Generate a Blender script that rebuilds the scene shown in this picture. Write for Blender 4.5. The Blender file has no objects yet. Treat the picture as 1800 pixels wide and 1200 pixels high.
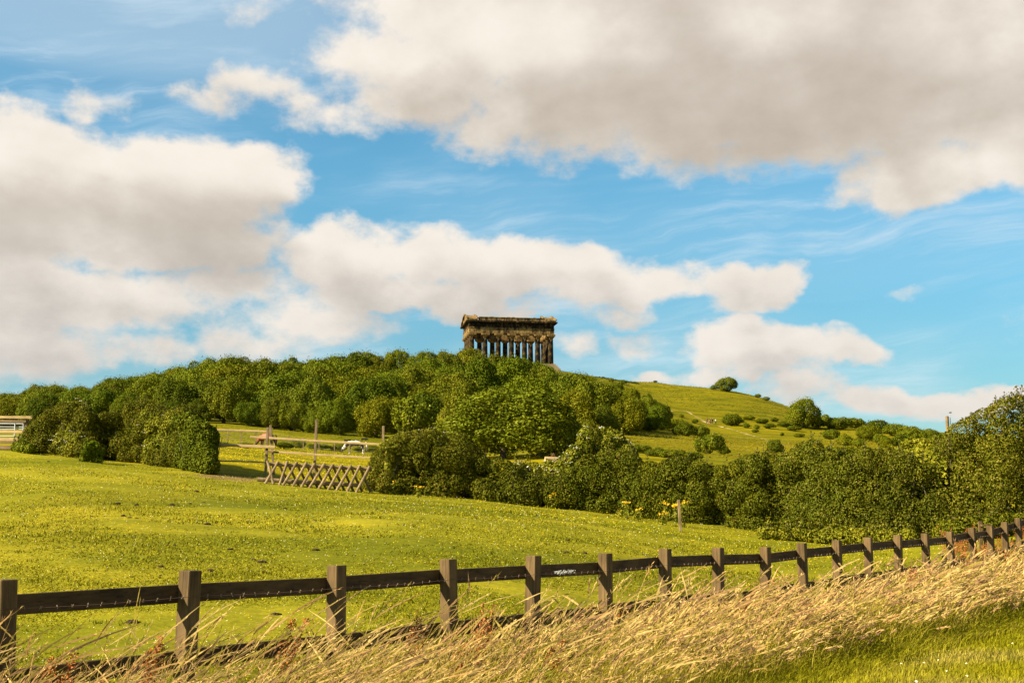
import bpy, bmesh, math, random
import numpy as np
from mathutils import Vector, Matrix

C = bpy.context.scene.collection
R = math.radians
rng = np.random.default_rng(11)
random.seed(5)

# ------------------------------------------------------------------ camera
F = 2200.0                       # focal length in photo pixels (photo is 1800 x 1200)
PITCH = math.atan(315.0 / F)     # the horizon lies at row 915
cam = bpy.data.cameras.new('camera')
cam.sensor_width = 36.0
cam.lens = F / 1800.0 * 36.0
cam.clip_start, cam.clip_end = 0.1, 9000
cam_o = bpy.data.objects.new('camera', cam)
C.objects.link(cam_o)
cam_o.rotation_euler = (math.pi / 2 + PITCH, 0, 0)
bpy.context.scene.camera = cam_o   # eye at the origin, the near ground 1.7 m below it

# ------------------------------------------------------------------ light
SUN_EL, SUN_BETA = R(33), R(23)   # the sun stands to the left and a little behind the eye
to_sun = Vector((-math.cos(SUN_BETA) * math.cos(SUN_EL), -math.sin(SUN_BETA) * math.cos(SUN_EL), math.sin(SUN_EL)))
sl = bpy.data.lights.new('sun', 'SUN')
sl.energy = 5.0
sl.angle = R(0.53)
sl.color = (1.0, 0.90, 0.68)
so = bpy.data.objects.new('sun', sl)
C.objects.link(so)
so.rotation_euler = to_sun.to_track_quat('Z', 'Y').to_euler()

vs = bpy.context.scene.view_settings
vs.view_transform = 'Standard'
vs.look = 'None'
vs.gamma = 1.0
vs.exposure = 1.5


def pxdir(px, py):
    """unit direction through a point of the photo"""
    v = (600.0 - py) / F
    d = np.array([(px - 900.0) / F, math.cos(PITCH) - v * math.sin(PITCH), math.sin(PITCH) + v * math.cos(PITCH)])
    return d / np.linalg.norm(d)


def azel(px, py):
    d = pxdir(px, py)
    return math.degrees(math.atan2(d[0], d[1])), math.degrees(math.asin(d[2]))


# ------------------------------------------------------------------ world: clear sky plus clouds, fixed by direction
class NT:
    def __init__(s, tree):
        s.t = tree
        s.n, s.l = tree.nodes, tree.links

    def add(s, kind, **kw):
        n = s.n.new(kind)
        for k, v in kw.items():
            setattr(n, k, v)
        return n

    def link(s, a, b):
        s.l.new(a, b)

    def put(s, sock, v):
        if isinstance(v, bpy.types.NodeSocket):
            s.l.new(v, sock)
        elif v is not None:
            sock.default_value = v

    def math(s, op, a, b=None, c=None, clamp=False):
        n = s.add('ShaderNodeMath', operation=op)
        n.use_clamp = clamp
        for i, v in enumerate((a, b, c)):
            s.put(n.inputs[i], v)
        return n.outputs[0]

    def vec(s, op, a, b=None):
        n = s.add('ShaderNodeVectorMath', operation=op)
        s.put(n.inputs[0], a)
        s.put(n.inputs[1], b)
        return n.outputs['Value'] if op in ('DOT_PRODUCT', 'LENGTH') else n.outputs[0]

    def noise(s, vec, scale, detail=4, rough=0.5, out='Fac', dist=0.0):
        n = s.add('ShaderNodeTexNoise')
        s.put(n.inputs['Vector'], vec)
        n.inputs['Scale'].default_value = scale
        n.inputs['Detail'].default_value = detail
        n.inputs['Roughness'].default_value = rough
        n.inputs['Distortion'].default_value = dist
        return n.outputs[out]

    def ramp(s, fac, stops, interp='LINEAR'):
        n = s.add('ShaderNodeValToRGB')
        cr = n.color_ramp
        cr.interpolation = interp
        while len(cr.elements) < len(stops):
            cr.elements.new(0.5)
        for e, (p, c) in zip(cr.elements, stops):
            e.position = p
            e.color = (*c, 1) if len(c) == 3 else c
        s.put(n.inputs[0], fac)
        return n.outputs[0]

    def mix(s, fac, a, b, mode='MIX'):
        n = s.add('ShaderNodeMix', data_type='RGBA', blend_type=mode)
        s.put(n.inputs[0], fac)
        for i, v in ((6, a), (7, b)):
            if isinstance(v, tuple) and len(v) == 3:
                v = (*v, 1)
            s.put(n.inputs[i], v)
        return n.outputs[2]

    def smooth(s, v, a, b, to0=0.0, to1=1.0):
        n = s.add('ShaderNodeMapRange', interpolation_type='SMOOTHSTEP')
        s.put(n.inputs[0], v)
        for i, x in ((1, a), (2, b), (3, to0), (4, to1)):
            s.put(n.inputs[i], x)
        return n.outputs[0]


# every cloud is a few overlapping puffs: (centre x, centre y, half width, half height, weight)
PUFFS = [
    # the great bank across the upper right
    (900, 60, 330, 130, 1.0), (1150, 110, 420, 190, 1.15), (1500, 90, 420, 200, 1.15), (1850, 120, 350, 190, 1.1),
    (760, 130, 220, 110, .75), (880, 200, 200, 75, .55), (1080, 230, 190, 70, .7), (1400, 250, 200, 60, .7),
    (1640, 305, 170, 62, .75), (1840, 250, 120, 100, .7), (620, 205, 120, 36, .3), (1250, -120, 900, 190, 1.2),
    (470, 165, 85, 38, .38), (370, 185, 75, 24, .32), (560, 190, 80, 30, .32), (182, 180, 52, 28, .28), (470, 20, 60, 40, .18),
    # the bank on the left
    (60, 330, 240, 120, 1.1), (330, 330, 190, 95, 1.0), (450, 310, 95, 58, .8), (30, 255, 100, 75, .8), (300, 400, 210, 80, 1.0),
    (410, 440, 72, 46, .9), (-120, 380, 260, 160, 1.0),
    # the low bank on the left
    (60, 520, 230, 75, .75), (230, 520, 170, 60, .65), (60, 600, 180, 60, .6), (420, 510, 130, 55, .6), (560, 555, 140, 55, .6),
    (240, 610, 90, 36, .5), (-100, 560, 200, 120, .8), (460, 600, 100, 30, .35),
    # the middle bank, left of and above the monument
    (620, 455, 140, 76, .95), (740, 450, 110, 62, .85), (880, 480, 170, 62, .9), (1040, 485, 140, 54, .85), (1160, 505, 70, 36, .6),
    (720, 510, 240, 34, .8),
    (1350, 490, 70, 46, .8), (1260, 485, 60, 40, .6), (1290, 530, 60, 28, .5),
    # low clouds right of the monument
    (1280, 605, 100, 52, .85), (1390, 610, 110, 48, .8), (1490, 620, 80, 26, .6), (1350, 650, 110, 26, .6), (1140, 592, 55, 22, .26),
    (1005, 595, 40, 30, .34), (1160, 660, 60, 14, .5), (1250, 655, 70, 22, .5), (1400, 685, 90, 32, .7), (1550, 705, 130, 30, .7), (1720, 705, 150, 34, .75),
    (1592, 523, 24, 11, .12), (1790, 570, 30, 18, .14),
    (870, 540, 140, 20, .35), (1100, 545, 80, 18, .3),
]

W = bpy.data.worlds.new("World")
bpy.context.scene.world = W
W.use_nodes = True
w = NT(W.node_tree)
w.n.clear()

g = bpy.data.node_groups.new('cloud_thickness', 'ShaderNodeTree')
g.interface.new_socket('Place', in_out='INPUT', socket_type='NodeSocketVector')
g.interface.new_socket('Thickness', in_out='OUTPUT', socket_type='NodeSocketFloat')
q = NT(g)
gi, go = q.add('NodeGroupInput'), q.add('NodeGroupOutput')
pl = gi.outputs[0]
warp = q.vec('SUBTRACT', q.noise(q.vec('MULTIPLY', pl, (0.75, 1.0, 1.0)), 0.32, 5, 0.55, out='Color'), (0.5, 0.5, 0.5))
pw = q.vec('ADD', pl, q.vec('MULTIPLY', warp, (4.2, 3.0, 0.0)))
best = None
for (cx, cy, rx, ry, wt) in PUFFS:
    a, e = azel(cx, cy)
    d = q.vec('MULTIPLY', q.vec('SUBTRACT', pw, (a, e, 0.0)), (38.4 / rx, 38.4 / ry, 0.0))
    v = q.math('MULTIPLY_ADD', q.vec('DOT_PRODUCT', d, d), -wt, wt)
    best = v if best is None else q.math('SMOOTH_MAX', best, v, 0.22)
# away from this view: fair-weather clouds anywhere
sep = q.add('ShaderNodeSeparateXYZ')
q.link(pl, sep.inputs[0])
away = q.smooth(q.vec('LENGTH', q.vec('MULTIPLY', q.vec('SUBTRACT', pl, (0.0, 11.0, 0.0)), (1.0, 1.3, 0.0))), 30.0, 42.0)
rest = q.math('MULTIPLY_ADD', q.noise(q.vec('MULTIPLY', pl, (0.6, 1.0, 1.0)), 0.06, 3, 0.5), 5.0, -2.6)
best = q.math('MAXIMUM', q.math('MAXIMUM', best, -0.9), q.math('MULTIPLY_ADD', away, 3.0, q.math('ADD', rest, -3.0)))
fb = q.noise(q.vec('MULTIPLY', pl, (0.75, 1.0, 1.0)), 0.42, 10, 0.60)
q.link(q.math('ADD', best, q.math('MULTIPLY_ADD', fb, 1.9, -0.95)), go.inputs[0])

tc = w.add('ShaderNodeTexCoord').outputs['Generated']
sx = w.add('ShaderNodeSeparateXYZ')
w.link(w.vec('NORMALIZE', tc), sx.inputs[0])
az = w.math('MULTIPLY', w.math('ARCTAN2', sx.outputs[0], sx.outputs[1]), 180 / math.pi)
el = w.math('MULTIPLY', w.math('ARCSINE', sx.outputs[2]), 180 / math.pi)
cb = w.add('ShaderNodeCombineXYZ')
w.link(az, cb.inputs[0])
w.link(el, cb.inputs[1])
P0 = cb.outputs[0]


def thick(p):
    n = w.add('ShaderNodeGroup')
    n.node_tree = g
    w.link(p, n.inputs[0])
    return n.outputs[0]


D0 = thick(P0)
alpha = w.smooth(D0, -0.16, 0.50)
puff = w.noise(w.vec('MULTIPLY', P0, (0.7, 1.0, 1.0)), 0.45, 6, 0.55)
depth = None
for (dx, dy, wt) in ((-0.15, 0.40, 0.30), (-0.45, 1.15, 0.40), (-0.9, 2.4, 0.42)):
    v = w.math('MULTIPLY', w.smooth(thick(w.vec('ADD', P0, (dx, dy, 0.0))), -0.15, 1.25), wt)
    depth = v if depth is None else w.math('ADD', depth, v)
big = w.noise(w.vec('MULTIPLY', P0, (0.55, 1.0, 1.0)), 0.20, 3, 0.5)
under = w.math('MULTIPLY_ADD', depth, 0.76, w.math('MULTIPLY_ADD', big, 0.75, -0.47))
# crowns of the banks that catch the sun, and the heavy bellies
for (cx, cy, rx, ry, amt) in [(820, 40, 210, 90, -.75), (1380, 20, 120, 60, -.6), (1700, 40, 150, 70, -.6), (1680, 320, 130, 50, -.35), (400, 285, 170, 48, -.7), (690, 400, 150, 45, -.5), (1180, 500, 60, 40, -.4),
                              (1040, 440, 80, 30, -.35), (1330, 590, 130, 36, -.4), (1790, 280, 50, 60, -.5), (400, 455, 110, 50, .30), (1250, 230, 330, 70, .25), (130, 430, 220, 40, -.2), (640, 90, 90, 70, -.3), (80, 490, 150, 35, -.45), (60, 570, 160, 40, -.4), (330, 520, 110, 30, -.4), (520, 560, 110, 40, -.35), (1000, 60, 160, 70, -.3), (60, 260, 110, 60, -.45), (1150, 50, 480, 60, -.25), (150, 320, 230, 60, -.15), (620, 430, 120, 50, -.4), (900, 440, 120, 35, -.35)]:
    a_, e_ = azel(cx, cy)
    d_ = w.vec('MULTIPLY', w.vec('SUBTRACT', P0, (a_, e_, 0.0)), (38.4 / rx, 38.4 / ry, 0.0))
    under = w.math('MULTIPLY_ADD', w.smooth(w.vec('DOT_PRODUCT', d_, d_), 2.2, 0.0), amt * 0.62, under)
under = w.math('MULTIPLY', w.math('SMOOTH_MAX', under, 0.02, 0.45), -1.9)
under = w.math('SUBTRACT', 1.12, w.math('MULTIPLY', w.math('EXPONENT', under), 1.12))
under = w.math('ADD', under, w.math('MULTIPLY_ADD', puff, 0.56, -0.29), clamp=True)
high = w.smooth(el, 5.0, 16.0)
grey = w.mix(high, (0.246, 0.232, 0.220), (0.268, 0.230, 0.188))
white = w.mix(high, (0.455, 0.42, 0.38), (0.485, 0.445, 0.395))
cloud = w.mix(under, white, grey)
# thin high streaks
cs = w.vec('ADD', w.vec('MULTIPLY', P0, (0.07, 0.55, 1.0)), w.vec('MULTIPLY', w.vec('DOT_PRODUCT', P0, (0.06, 0.0, 0.0)), (0.0, -1.0, 0.0)))
cs = w.vec('ADD', cs, w.vec('MULTIPLY', w.noise(P0, 0.12, 4, 0.5, out='Color'), (0.3, 1.6, 0.0)))
streak = w.smooth(w.noise(cs, 1.3, 8, 0.62), 0.42, 0.78)
broad = w.smooth(w.noise(w.vec('MULTIPLY', P0, (0.5, 1.0, 1.0)), 0.13, 3, 0.5), 0.36, 0.62)
veil = w.math('MULTIPLY', w.math('MULTIPLY_ADD', streak, 0.75, 0.12), broad)
# a milky veil over the upper left
mv = w.vec('MULTIPLY', w.vec('SUBTRACT', P0, (-17.0, 22.0, 0.0)), (1 / 15.0, 1 / 3.6, 0.0))
milk = w.smooth(w.vec('DOT_PRODUCT', mv, mv), 1.15, 0.1)
rv = w.vec('MULTIPLY', w.vec('SUBTRACT', P0, (14.0, 12.6, 0.0)), (1 / 15.0, 1 / 3.0, 0.0))
wisps = w.math('MULTIPLY', w.smooth(w.vec('DOT_PRODUCT', rv, rv), 1.3, 0.1), w.math('MULTIPLY_ADD', streak, 0.75, 0.10))
veil = w.math('MAXIMUM', veil, wisps)
veil = w.math('MAXIMUM', veil, w.math('MULTIPLY', milk, w.math('MULTIPLY_ADD', streak, 0.35, 0.45)))

sky = w.add('ShaderNodeTexSky', sky_type='NISHITA')
sky.sun_disc = False
sky.sun_elevation = SUN_EL
sky.sun_rotation = math.atan2(to_sun.x, to_sun.y)
sky.air_density = 1.0
sky.dust_density = 0.4
sky.ozone_density = 2.0
SKY_STRENGTH = 0.0707
clear = w.mix(1.0, sky.outputs[0], w.mix(w.smooth(el, 1.0, 17.0), (0.34, 0.50, 0.50), (0.43, 0.80, 0.80)), 'MULTIPLY')
k = 10.0


def up(c):
    return w.mix(1.0, c, (k, k, k), 'MULTIPLY')


col = w.mix(veil, clear, up(w.mix(high, (0.36, 0.43, 0.46), (0.31, 0.385, 0.44))))
col = w.mix(w.math('MULTIPLY', alpha, 0.98), col, up(cloud))
bg = w.add('ShaderNodeBackground')
w.link(col, bg.inputs[0])
bg.inputs[1].default_value = SKY_STRENGTH
wo = w.add('ShaderNodeOutputWorld')
w.link(bg.outputs[0], wo.inputs[0])
W.cycles.sampling_method = 'MANUAL'
W.cycles.sample_map_resolution = 512

# ------------------------------------------------------------------ helpers: objects


def tag(o, label=None, cat=None, group=None, kind=None):
    if label:
        o['label'] = label
    if cat:
        o['category'] = cat
    if group:
        o['group'] = group
    if kind:
        o['kind'] = kind
    return o


def empty(name, loc, rz=0.0):
    o = bpy.data.objects.new(name, None)
    o.empty_display_size = 0.3
    C.objects.link(o)
    o.location = loc
    o.rotation_euler = (0, 0, rz)
    return o


def link(name, me, mat=None, parent=None):
    if mat is not None and not me.materials:
        me.materials.append(mat)
    o = bpy.data.objects.new(name, me)
    C.objects.link(o)
    if parent is not None:
        o.parent = parent
    return o


def npmesh(name, V, Fa, cols=None, smooth=False):
    """V (n,3); Fa (m,3) or (m,4) or a list of those; cols: one colour per vertex"""
    me = bpy.data.meshes.new(name)
    V = np.asarray(V, dtype=np.float32)
    parts = Fa if isinstance(Fa, list) else [Fa]
    parts = [np.asarray(p, dtype=np.int32) for p in parts if len(p)]
    me.vertices.add(len(V))
    me.vertices.foreach_set('co', V.ravel())
    nl = sum(p.size for p in parts)
    npoly = sum(len(p) for p in parts)
    me.loops.add(nl)
    me.polygons.add(npoly)
    me.loops.foreach_set('vertex_index', np.concatenate([p.ravel() for p in parts]))
    tot = np.concatenate([np.full(len(p), p.shape[1], np.int32) for p in parts])
    st = np.zeros(npoly, np.int32)
    st[1:] = np.cumsum(tot)[:-1]
    me.polygons.foreach_set('loop_start', st)
    me.polygons.foreach_set('loop_total', tot)
    if smooth:
        me.polygons.foreach_set('use_smooth', np.ones(npoly, bool))
    if cols is not None:
        a = me.color_attributes.new('tint', 'FLOAT_COLOR', 'POINT')
        c4 = np.ones((len(V), 4), np.float32)
        c4[:, :3] = cols
        a.data.foreach_set('color', c4.ravel())
    me.update(calc_edges=True)
    me.validate()
    return me


class MB:
    """collects boxes, bars and tubes for ONE mesh"""

    def __init__(s):
        s.v, s.q, s.n = [], [], 0

    def raw(s, V, Q):
        s.v.append(np.asarray(V, float))
        for f in Q:
            s.q.append([i + s.n for i in f])
        s.n += len(V)

    def box(s, c, half, M=None):
        hx, hy, hz = half
        V = np.array([[x, y, z] for z in (-hz, hz) for y in (-hy, hy) for x in (-hx, hx)], float)
        if M is not None:
            V = V @ np.array(M).T
        s.raw(V + np.array(c), [(0, 2, 3, 1), (4, 5, 7, 6), (0, 1, 5, 4), (1, 3, 7, 5), (3, 2, 6, 7), (2, 0, 4, 6)])

    def bar(s, a, b, wd, ht, upv=(0, 0, 1)):
        a, b = np.array(a, float), np.array(b, float)
        d = b - a
        L = np.linalg.norm(d)
        d /= L
        sd = np.cross(d, upv)
        sd /= np.linalg.norm(sd)
        u = np.cross(sd, d)
        s.box((a + b) / 2, (L / 2, wd / 2, ht / 2), np.array([d, sd, u]).T)

    def tube(s, pts, rad, n=8, cap=True, rough=0.0):
        pts = [np.array(p, float) for p in pts]
        rad = rad if hasattr(rad, '__len__') else [rad] * len(pts)
        V = []
        ref = np.array([0.31, 0.77, 0.55])
        for i, p in enumerate(pts):
            d = pts[min(i + 1, len(pts) - 1)] - pts[max(i - 1, 0)]
            d = d / max(np.linalg.norm(d), 1e-9)
            a = np.cross(d, ref)
            a /= np.linalg.norm(a)
            b = np.cross(d, a)
            for k in range(n):
                t = 2 * math.pi * k / n
                r = rad[i] * (1 + rough * (random.random() - .5))
                V.append(p + r * (math.cos(t) * a + math.sin(t) * b))
        Q = [(i * n + k, i * n + (k + 1) % n, (i + 1) * n + (k + 1) % n, (i + 1) * n + k) for i in range(len(pts) - 1) for k in range(n)]
        if cap:
            Q.append(list(range(n - 1, -1, -1)))
            m = (len(pts) - 1) * n
            Q.append([m + k for k in range(n)])
        s.raw(V, Q)

    def mesh(s, name, bevel=0.0):
        me = bpy.data.meshes.new(name)
        me.from_pydata(np.concatenate(s.v).tolist(), [], s.q)
        bm = bmesh.new()
        bm.from_mesh(me)
        if bevel:
            bmesh.ops.bevel(bm, geom=[e for e in bm.edges], offset=bevel, segments=1, affect='EDGES', clamp_overlap=True)
        bmesh.ops.recalc_face_normals(bm, faces=bm.faces)
        bm.to_mesh(me)
        bm.free()
        me.update()
        return me

    def build(s, name, mat, parent=None, bevel=0.0):
        return link(name, s.mesh(name, bevel), mat, parent)


# ------------------------------------------------------------------ helpers: materials


def newmat(name):
    m = bpy.data.materials.new(name)
    m.use_nodes = True
    t = NT(m.node_tree)
    t.n.clear()
    out = t.add('ShaderNodeOutputMaterial')
    return m, t, out


def principled(t, out, colr, rough=0.8, spec=0.3, normal=None, metal=0.0):
    p = t.add('ShaderNodeBsdfPrincipled')
    if isinstance(colr, tuple):
        colr = (*colr, 1)
    t.put(p.inputs['Base Color'], colr)
    t.put(p.inputs['Roughness'], rough)
    p.inputs['Specular IOR Level'].default_value = spec
    p.inputs['Metallic'].default_value = metal
    if normal is not None:
        t.link(normal, p.inputs['Normal'])
    t.link(p.outputs[0], out.inputs[0])
    return p


def bump(t, h, strength=0.5, dist=0.02):
    b = t.add('ShaderNodeBump')
    b.inputs['Strength'].default_value = strength
    b.inputs['Distance'].default_value = dist
    t.link(h, b.inputs['Height'])
    return b.outputs[0]


def leaf_mat(name, stops, trans=0.12, rough=0.65, spec=0.035):
    m, t, out = newmat(name)
    ge = t.add('ShaderNodeNewGeometry')
    oi = t.add('ShaderNodeObjectInfo')
    tcx = t.add('ShaderNodeTexCoord')
    c = t.ramp(ge.outputs['Random Per Island'], stops)
    n = t.noise(tcx.outputs['Object'], 1.2, 2, 0.5)
    c = t.mix(1.0, c, t.ramp(n, [(0.3, (0.8, 0.85, 0.8)), (0.7, (1.2, 1.12, 1.0))]), 'MULTIPLY')
    c = t.mix(1.0, c, oi.outputs['Color'], 'MULTIPLY')
    p = principled(t, out, c, rough, spec)
    tr = t.add('ShaderNodeBsdfTranslucent')
    t.link(t.mix(1.0, c, (1.25, 1.15, 0.5), 'MULTIPLY'), tr.inputs[0])
    mx = t.add('ShaderNodeMixShader')
    mx.inputs[0].default_value = trans
    t.link(p.outputs[0], mx.inputs[1])
    t.link(tr.outputs[0], mx.inputs[2])
    t.link(mx.outputs[0], out.inputs[0])
    return m


def tint_mat(name, trans=0.25, rough=0.7, spec=0.04, var=0.3):
    """vertex colour (the plant's own colour) with a little spread from blade to blade"""
    m, t, out = newmat(name)
    a = t.add('ShaderNodeVertexColor', layer_name='tint')
    ge = t.add('ShaderNodeNewGeometry')
    c = t.mix(1.0, a.outputs[0], t.ramp(ge.outputs['Random Per Island'], [(0.0, (1 - var,) * 3), (1.0, (1 + var,) * 3)]), 'MULTIPLY')
    p = principled(t, out, c, rough, spec)
    tr = t.add('ShaderNodeBsdfTranslucent')
    t.link(c, tr.inputs[0])
    mx = t.add('ShaderNodeMixShader')
    mx.inputs[0].default_value = trans
    t.link(p.outputs[0], mx.inputs[1])
    t.link(tr.outputs[0], mx.inputs[2])
    t.link(mx.outputs[0], out.inputs[0])
    return m


def wood_mat(name, dark, light, grain=(1, 1, 14), scale=3.0, rough=0.85):
    m, t, out = newmat(name)
    tcx = t.add('ShaderNodeTexCoord')
    oi = t.add('ShaderNodeObjectInfo')
    v = t.vec('ADD', tcx.outputs['Object'], t.vec('MULTIPLY', oi.outputs['Random'], (37.0, 17.0, 51.0)))
    gv = t.vec('MULTIPLY', v, grain)
    n = t.noise(gv, scale, 6, 0.6)
    n2 = t.noise(v, 2.3, 3, 0.5)
    c = t.ramp(t.math('MULTIPLY_ADD', n2, 0.5, t.math('MULTIPLY', n, 0.6)), [(0.34, dark), (0.72, light)])
    # knots and long cracks
    cr = t.smooth(t.noise(gv, scale * 2.2, 3, 0.5), 0.60, 0.68)
    c = t.mix(t.math('MULTIPLY', cr, 0.55), c, tuple(x * 0.35 for x in dark))
    principled(t, out, c, rough, 0.2, bump(t, n, 0.6, 0.01))
    return m


def flat_mat(name, c, rough=0.7, spec=0.3, var=0.15, scale=6.0, metal=0.0):
    m, t, out = newmat(name)
    tcx = t.add('ShaderNodeTexCoord')
    n = t.noise(tcx.outputs['Object'], scale, 4, 0.55)
    cc = t.ramp(n, [(0.3, tuple(x * (1 - var) for x in c)), (0.7, tuple(min(1, x * (1 + var)) for x in c))])
    principled(t, out, cc, rough, spec, None, metal)
    return m


# ------------------------------------------------------------------ terrain
FD = np.array([0.727, 1.0]) / math.hypot(0.727, 1.0)    # direction of the roadside fence
FN = np.array([FD[1], -FD[0]])                          # towards the road
POST_PX = [(8, 1018), (335, 1002), (592, 993), (788, 982), (938, 976), (1064, 972), (1169, 964), (1262, 962), (1345, 961), (1409, 954),
           (1471, 949), (1526, 944), (1578, 940), (1626, 937), (1669, 934), (1708, 927), (1740, 924), (1766, 917), (1789, 910), (1811, 903)]
_d = pxdir(335, 1002)
FP0 = np.array([_d[0] / _d[1] * 10.5, 10.5])
posts = []
for (px, py) in POST_PX:
    d = pxdir(px, py)
    u = d[0] / d[1]
    tt = (u * FP0[1] - FP0[0]) / (0.727 - u)
    y = FP0[1] + tt
    posts.append([FP0[0] + 0.727 * tt, y, d[2] / d[1] * y])
posts = np.array(posts)
posts = np.vstack([posts[0] * 2 - posts[1], posts])
POST_H = 1.27

ctl = []


def at_px(px, py, Y):
    d = pxdir(px, py)
    ctl.append((d[0] / d[1], Y, d[2] / d[1]))


def at_z(px, Y, z):
    ctl.append(((px - 900) / F * 1.02, Y, z / Y))


for px in (-700, -300, 200, 700, 1150, 1600, 2100, 2500):
    at_z(px, 1.8, -1.7)
    at_z(px, 4.0, -1.7)
    at_z(px, 7.0, -1.7)
for p in posts[1::2]:
    ctl.append((p[0] / p[1], p[1], (p[2] - POST_H) / p[1]))
at_z(1350, 11, -1.70)
at_z(1500, 14, -1.70)
at_z(1700, 20, -1.68)
at_z(2100, 22, -1.6)
at_z(2500, 22, -1.5)
# the paddock, up to the hedges
for a in [(-300, 790, 62), (40, 790, 60), (200, 812, 56), (372, 832, 52), (-100, 880, 36), (150, 880, 34), (400, 880, 38),
          (460, 838, 53), (650, 862, 52), (970, 893, 50), (1100, 906, 49), (1300, 930, 46), (1450, 947, 43), (1640, 950, 40), (1800, 935, 39),
          (2200, 930, 38), (700, 930, 29), (1000, 930, 33)]:
    at_px(*a)
# the fields behind the hedges and the slope up to the wood
for a in [(450, 812, 65), (450, 790, 95), (450, 780, 110), (380, 742, 185), (500, 756, 175), (640, 768, 170), (800, 776, 165), (985, 778, 165),
          (622, 796, 125), (200, 770, 110), (0, 772, 110), (-300, 770, 120), (800, 810, 95), (1000, 802, 95), (1200, 815, 95), (1400, 830, 95), (1650, 850, 90),
          (200, 742, 190), (60, 752, 190), (-300, 756, 200), (640, 715, 290), (400, 705, 290), (900, 722, 290), (1040, 700, 385),
          (690, 668, 415), (560, 688, 400), (400, 688, 370), (250, 712, 330), (100, 732, 300), (0, 745, 290), (-300, 750, 290),
          (820, 655, 430), (985, 652, 440), (900, 652, 450), (900, 653, 470), (1060, 663, 462), (1150, 672, 470), (1150, 690, 432), (1150, 720, 362), (1150, 755, 268),
          (1150, 792, 125), (1215, 679, 470), (1280, 686, 470), (1330, 697, 466), (1245, 744, 352), (1300, 775, 262), (1330, 803, 140), (1380, 713, 460), (1430, 760, 345),
          (1500, 745, 440), (1500, 785, 210), (1600, 760, 430), (1700, 772, 425), (1700, 830, 150), (1850, 785, 420), (2200, 800, 400)]:
    at_px(*a)
# over the top the land falls away
for (px, Y, z) in [(-300, 420, 30), (0, 420, 34), (250, 460, 40), (560, 520, 46), (800, 560, 50), (1000, 580, 48), (1200, 580, 45), (1400, 560, 36), (1600, 540, 27), (1850, 540, 22), (2200, 540, 18),
                   (-300, 900, 12), (450, 900, 20), (900, 950, 22), (1400, 950, 14), (2200, 900, 4), (-300, 3200, -30), (900, 3200, -30), (2200, 3200, -30)]:
    at_z(px, Y, z)
ctl = np.array(ctl)
KU = 4.0


def _phi(r2):
    return 0.5 * r2 * np.log(np.maximum(r2, 1e-12))


_P = np.stack([ctl[:, 0] * KU, np.log(ctl[:, 1])], 1)
_n = len(_P)
_K = _phi(((_P[:, None] - _P[None]) ** 2).sum(-1)) + 2e-4 * np.eye(_n)
_A = np.zeros((_n + 3, _n + 3))
_A[:_n, :_n] = _K
_A[:_n, _n] = 1
_A[:_n, _n + 1:] = _P
_A[_n, :_n] = 1
_A[_n + 1:, :_n] = _P.T
_w = np.linalg.solve(_A, np.concatenate([ctl[:, 2], np.zeros(3)]))


def slope_of(u, y):
    """ground height over distance, for direction u = x/y and distance y"""
    u, s = np.broadcast_arrays(np.clip(np.asarray(u, float), -0.62, 0.62), np.log(np.maximum(np.asarray(y, float), 1.8)))
    q = np.stack([u.ravel() * KU, s.ravel()], 1)
    out = np.empty(len(q))
    for i in range(0, len(q), 20000):
        b = q[i:i + 20000]
        out[i:i + 20000] = _phi(((b[:, None] - _P[None]) ** 2).sum(-1)) @ _w[:_n] + _w[_n] + b @ _w[_n + 1:]
    return out.reshape(u.shape)


def ground_z(x, y):
    x, y = np.asarray(x, float), np.asarray(y, float)
    yy = np.maximum(y, 1.8)
    z = slope_of(x / yy, yy) * yy
    return np.where(y < 1.8, -1.7, z)


_S = np.exp(np.linspace(math.log(8), math.log(700), 700))


def hit(px, py, lo=8.0):
    """where the sight line through a photo point meets the ground"""
    d = pxdir(px, py)
    u, t = d[0] / d[1], d[2] / d[1]
    T = slope_of(np.full(len(_S), u), _S)
    ok = np.nonzero((T >= t) & (_S >= lo))[0]
    if not len(ok):
        i = int(np.argmax(np.where(_S >= lo, T, -9)))
        y = _S[i]
    else:
        i = ok[0]
        if i == 0:
            y = _S[0]
        else:
            f = (t - T[i - 1]) / max(T[i] - T[i - 1], 1e-9)
            y = _S[i - 1] + (_S[i] - _S[i - 1]) * min(max(f, 0), 1)
    return np.array([u * y, y, float(ground_z(u * y, y))])


def pt(px, py, Y):
    d = pxdir(px, py)
    return np.array([d[0] / d[1] * Y, Y, d[2] / d[1] * Y])


def gpt(px, Y, py=850):
    d = pxdir(px, py)
    x = d[0] / d[1] * Y
    return np.array([x, Y, float(ground_z(x, Y))])


# field boundary between paddock and the land behind (hedge line)
HL = np.array([hit(px, py)[:2] for px, py in [(-300, 790), (40, 790), (200, 812), (372, 832), (466, 837), (650, 862), (970, 893), (1100, 906), (1300, 930), (1450, 947), (1640, 950), (1800, 938), (2200, 930)]])


def hedge_y(x, y):
    return np.interp(x / np.maximum(y, 1), HL[:, 0] / HL[:, 1], HL[:, 1])


def fence_dist(x, y):
    return (x - FP0[0]) * FN[0] + (y - FP0[1]) * FN[1]


def vnoise(x, y, sc, seed):
    r = np.random.default_rng(seed)
    o = np.zeros_like(np.asarray(x, float))
    for _ in range(7):
        a, b, ph = r.normal(0, 1, 2).tolist() + [r.uniform(0, 6.28)]
        o = o + np.sin((a * x + b * y) * sc + ph)
    return o / 3.0


def sstep(v, a, b):
    t = np.clip((v - a) / (b - a), 0, 1)
    return t * t * (3 - 2 * t)


def lerp(a, b, t):
    return a + (b - a) * t[..., None]


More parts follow.
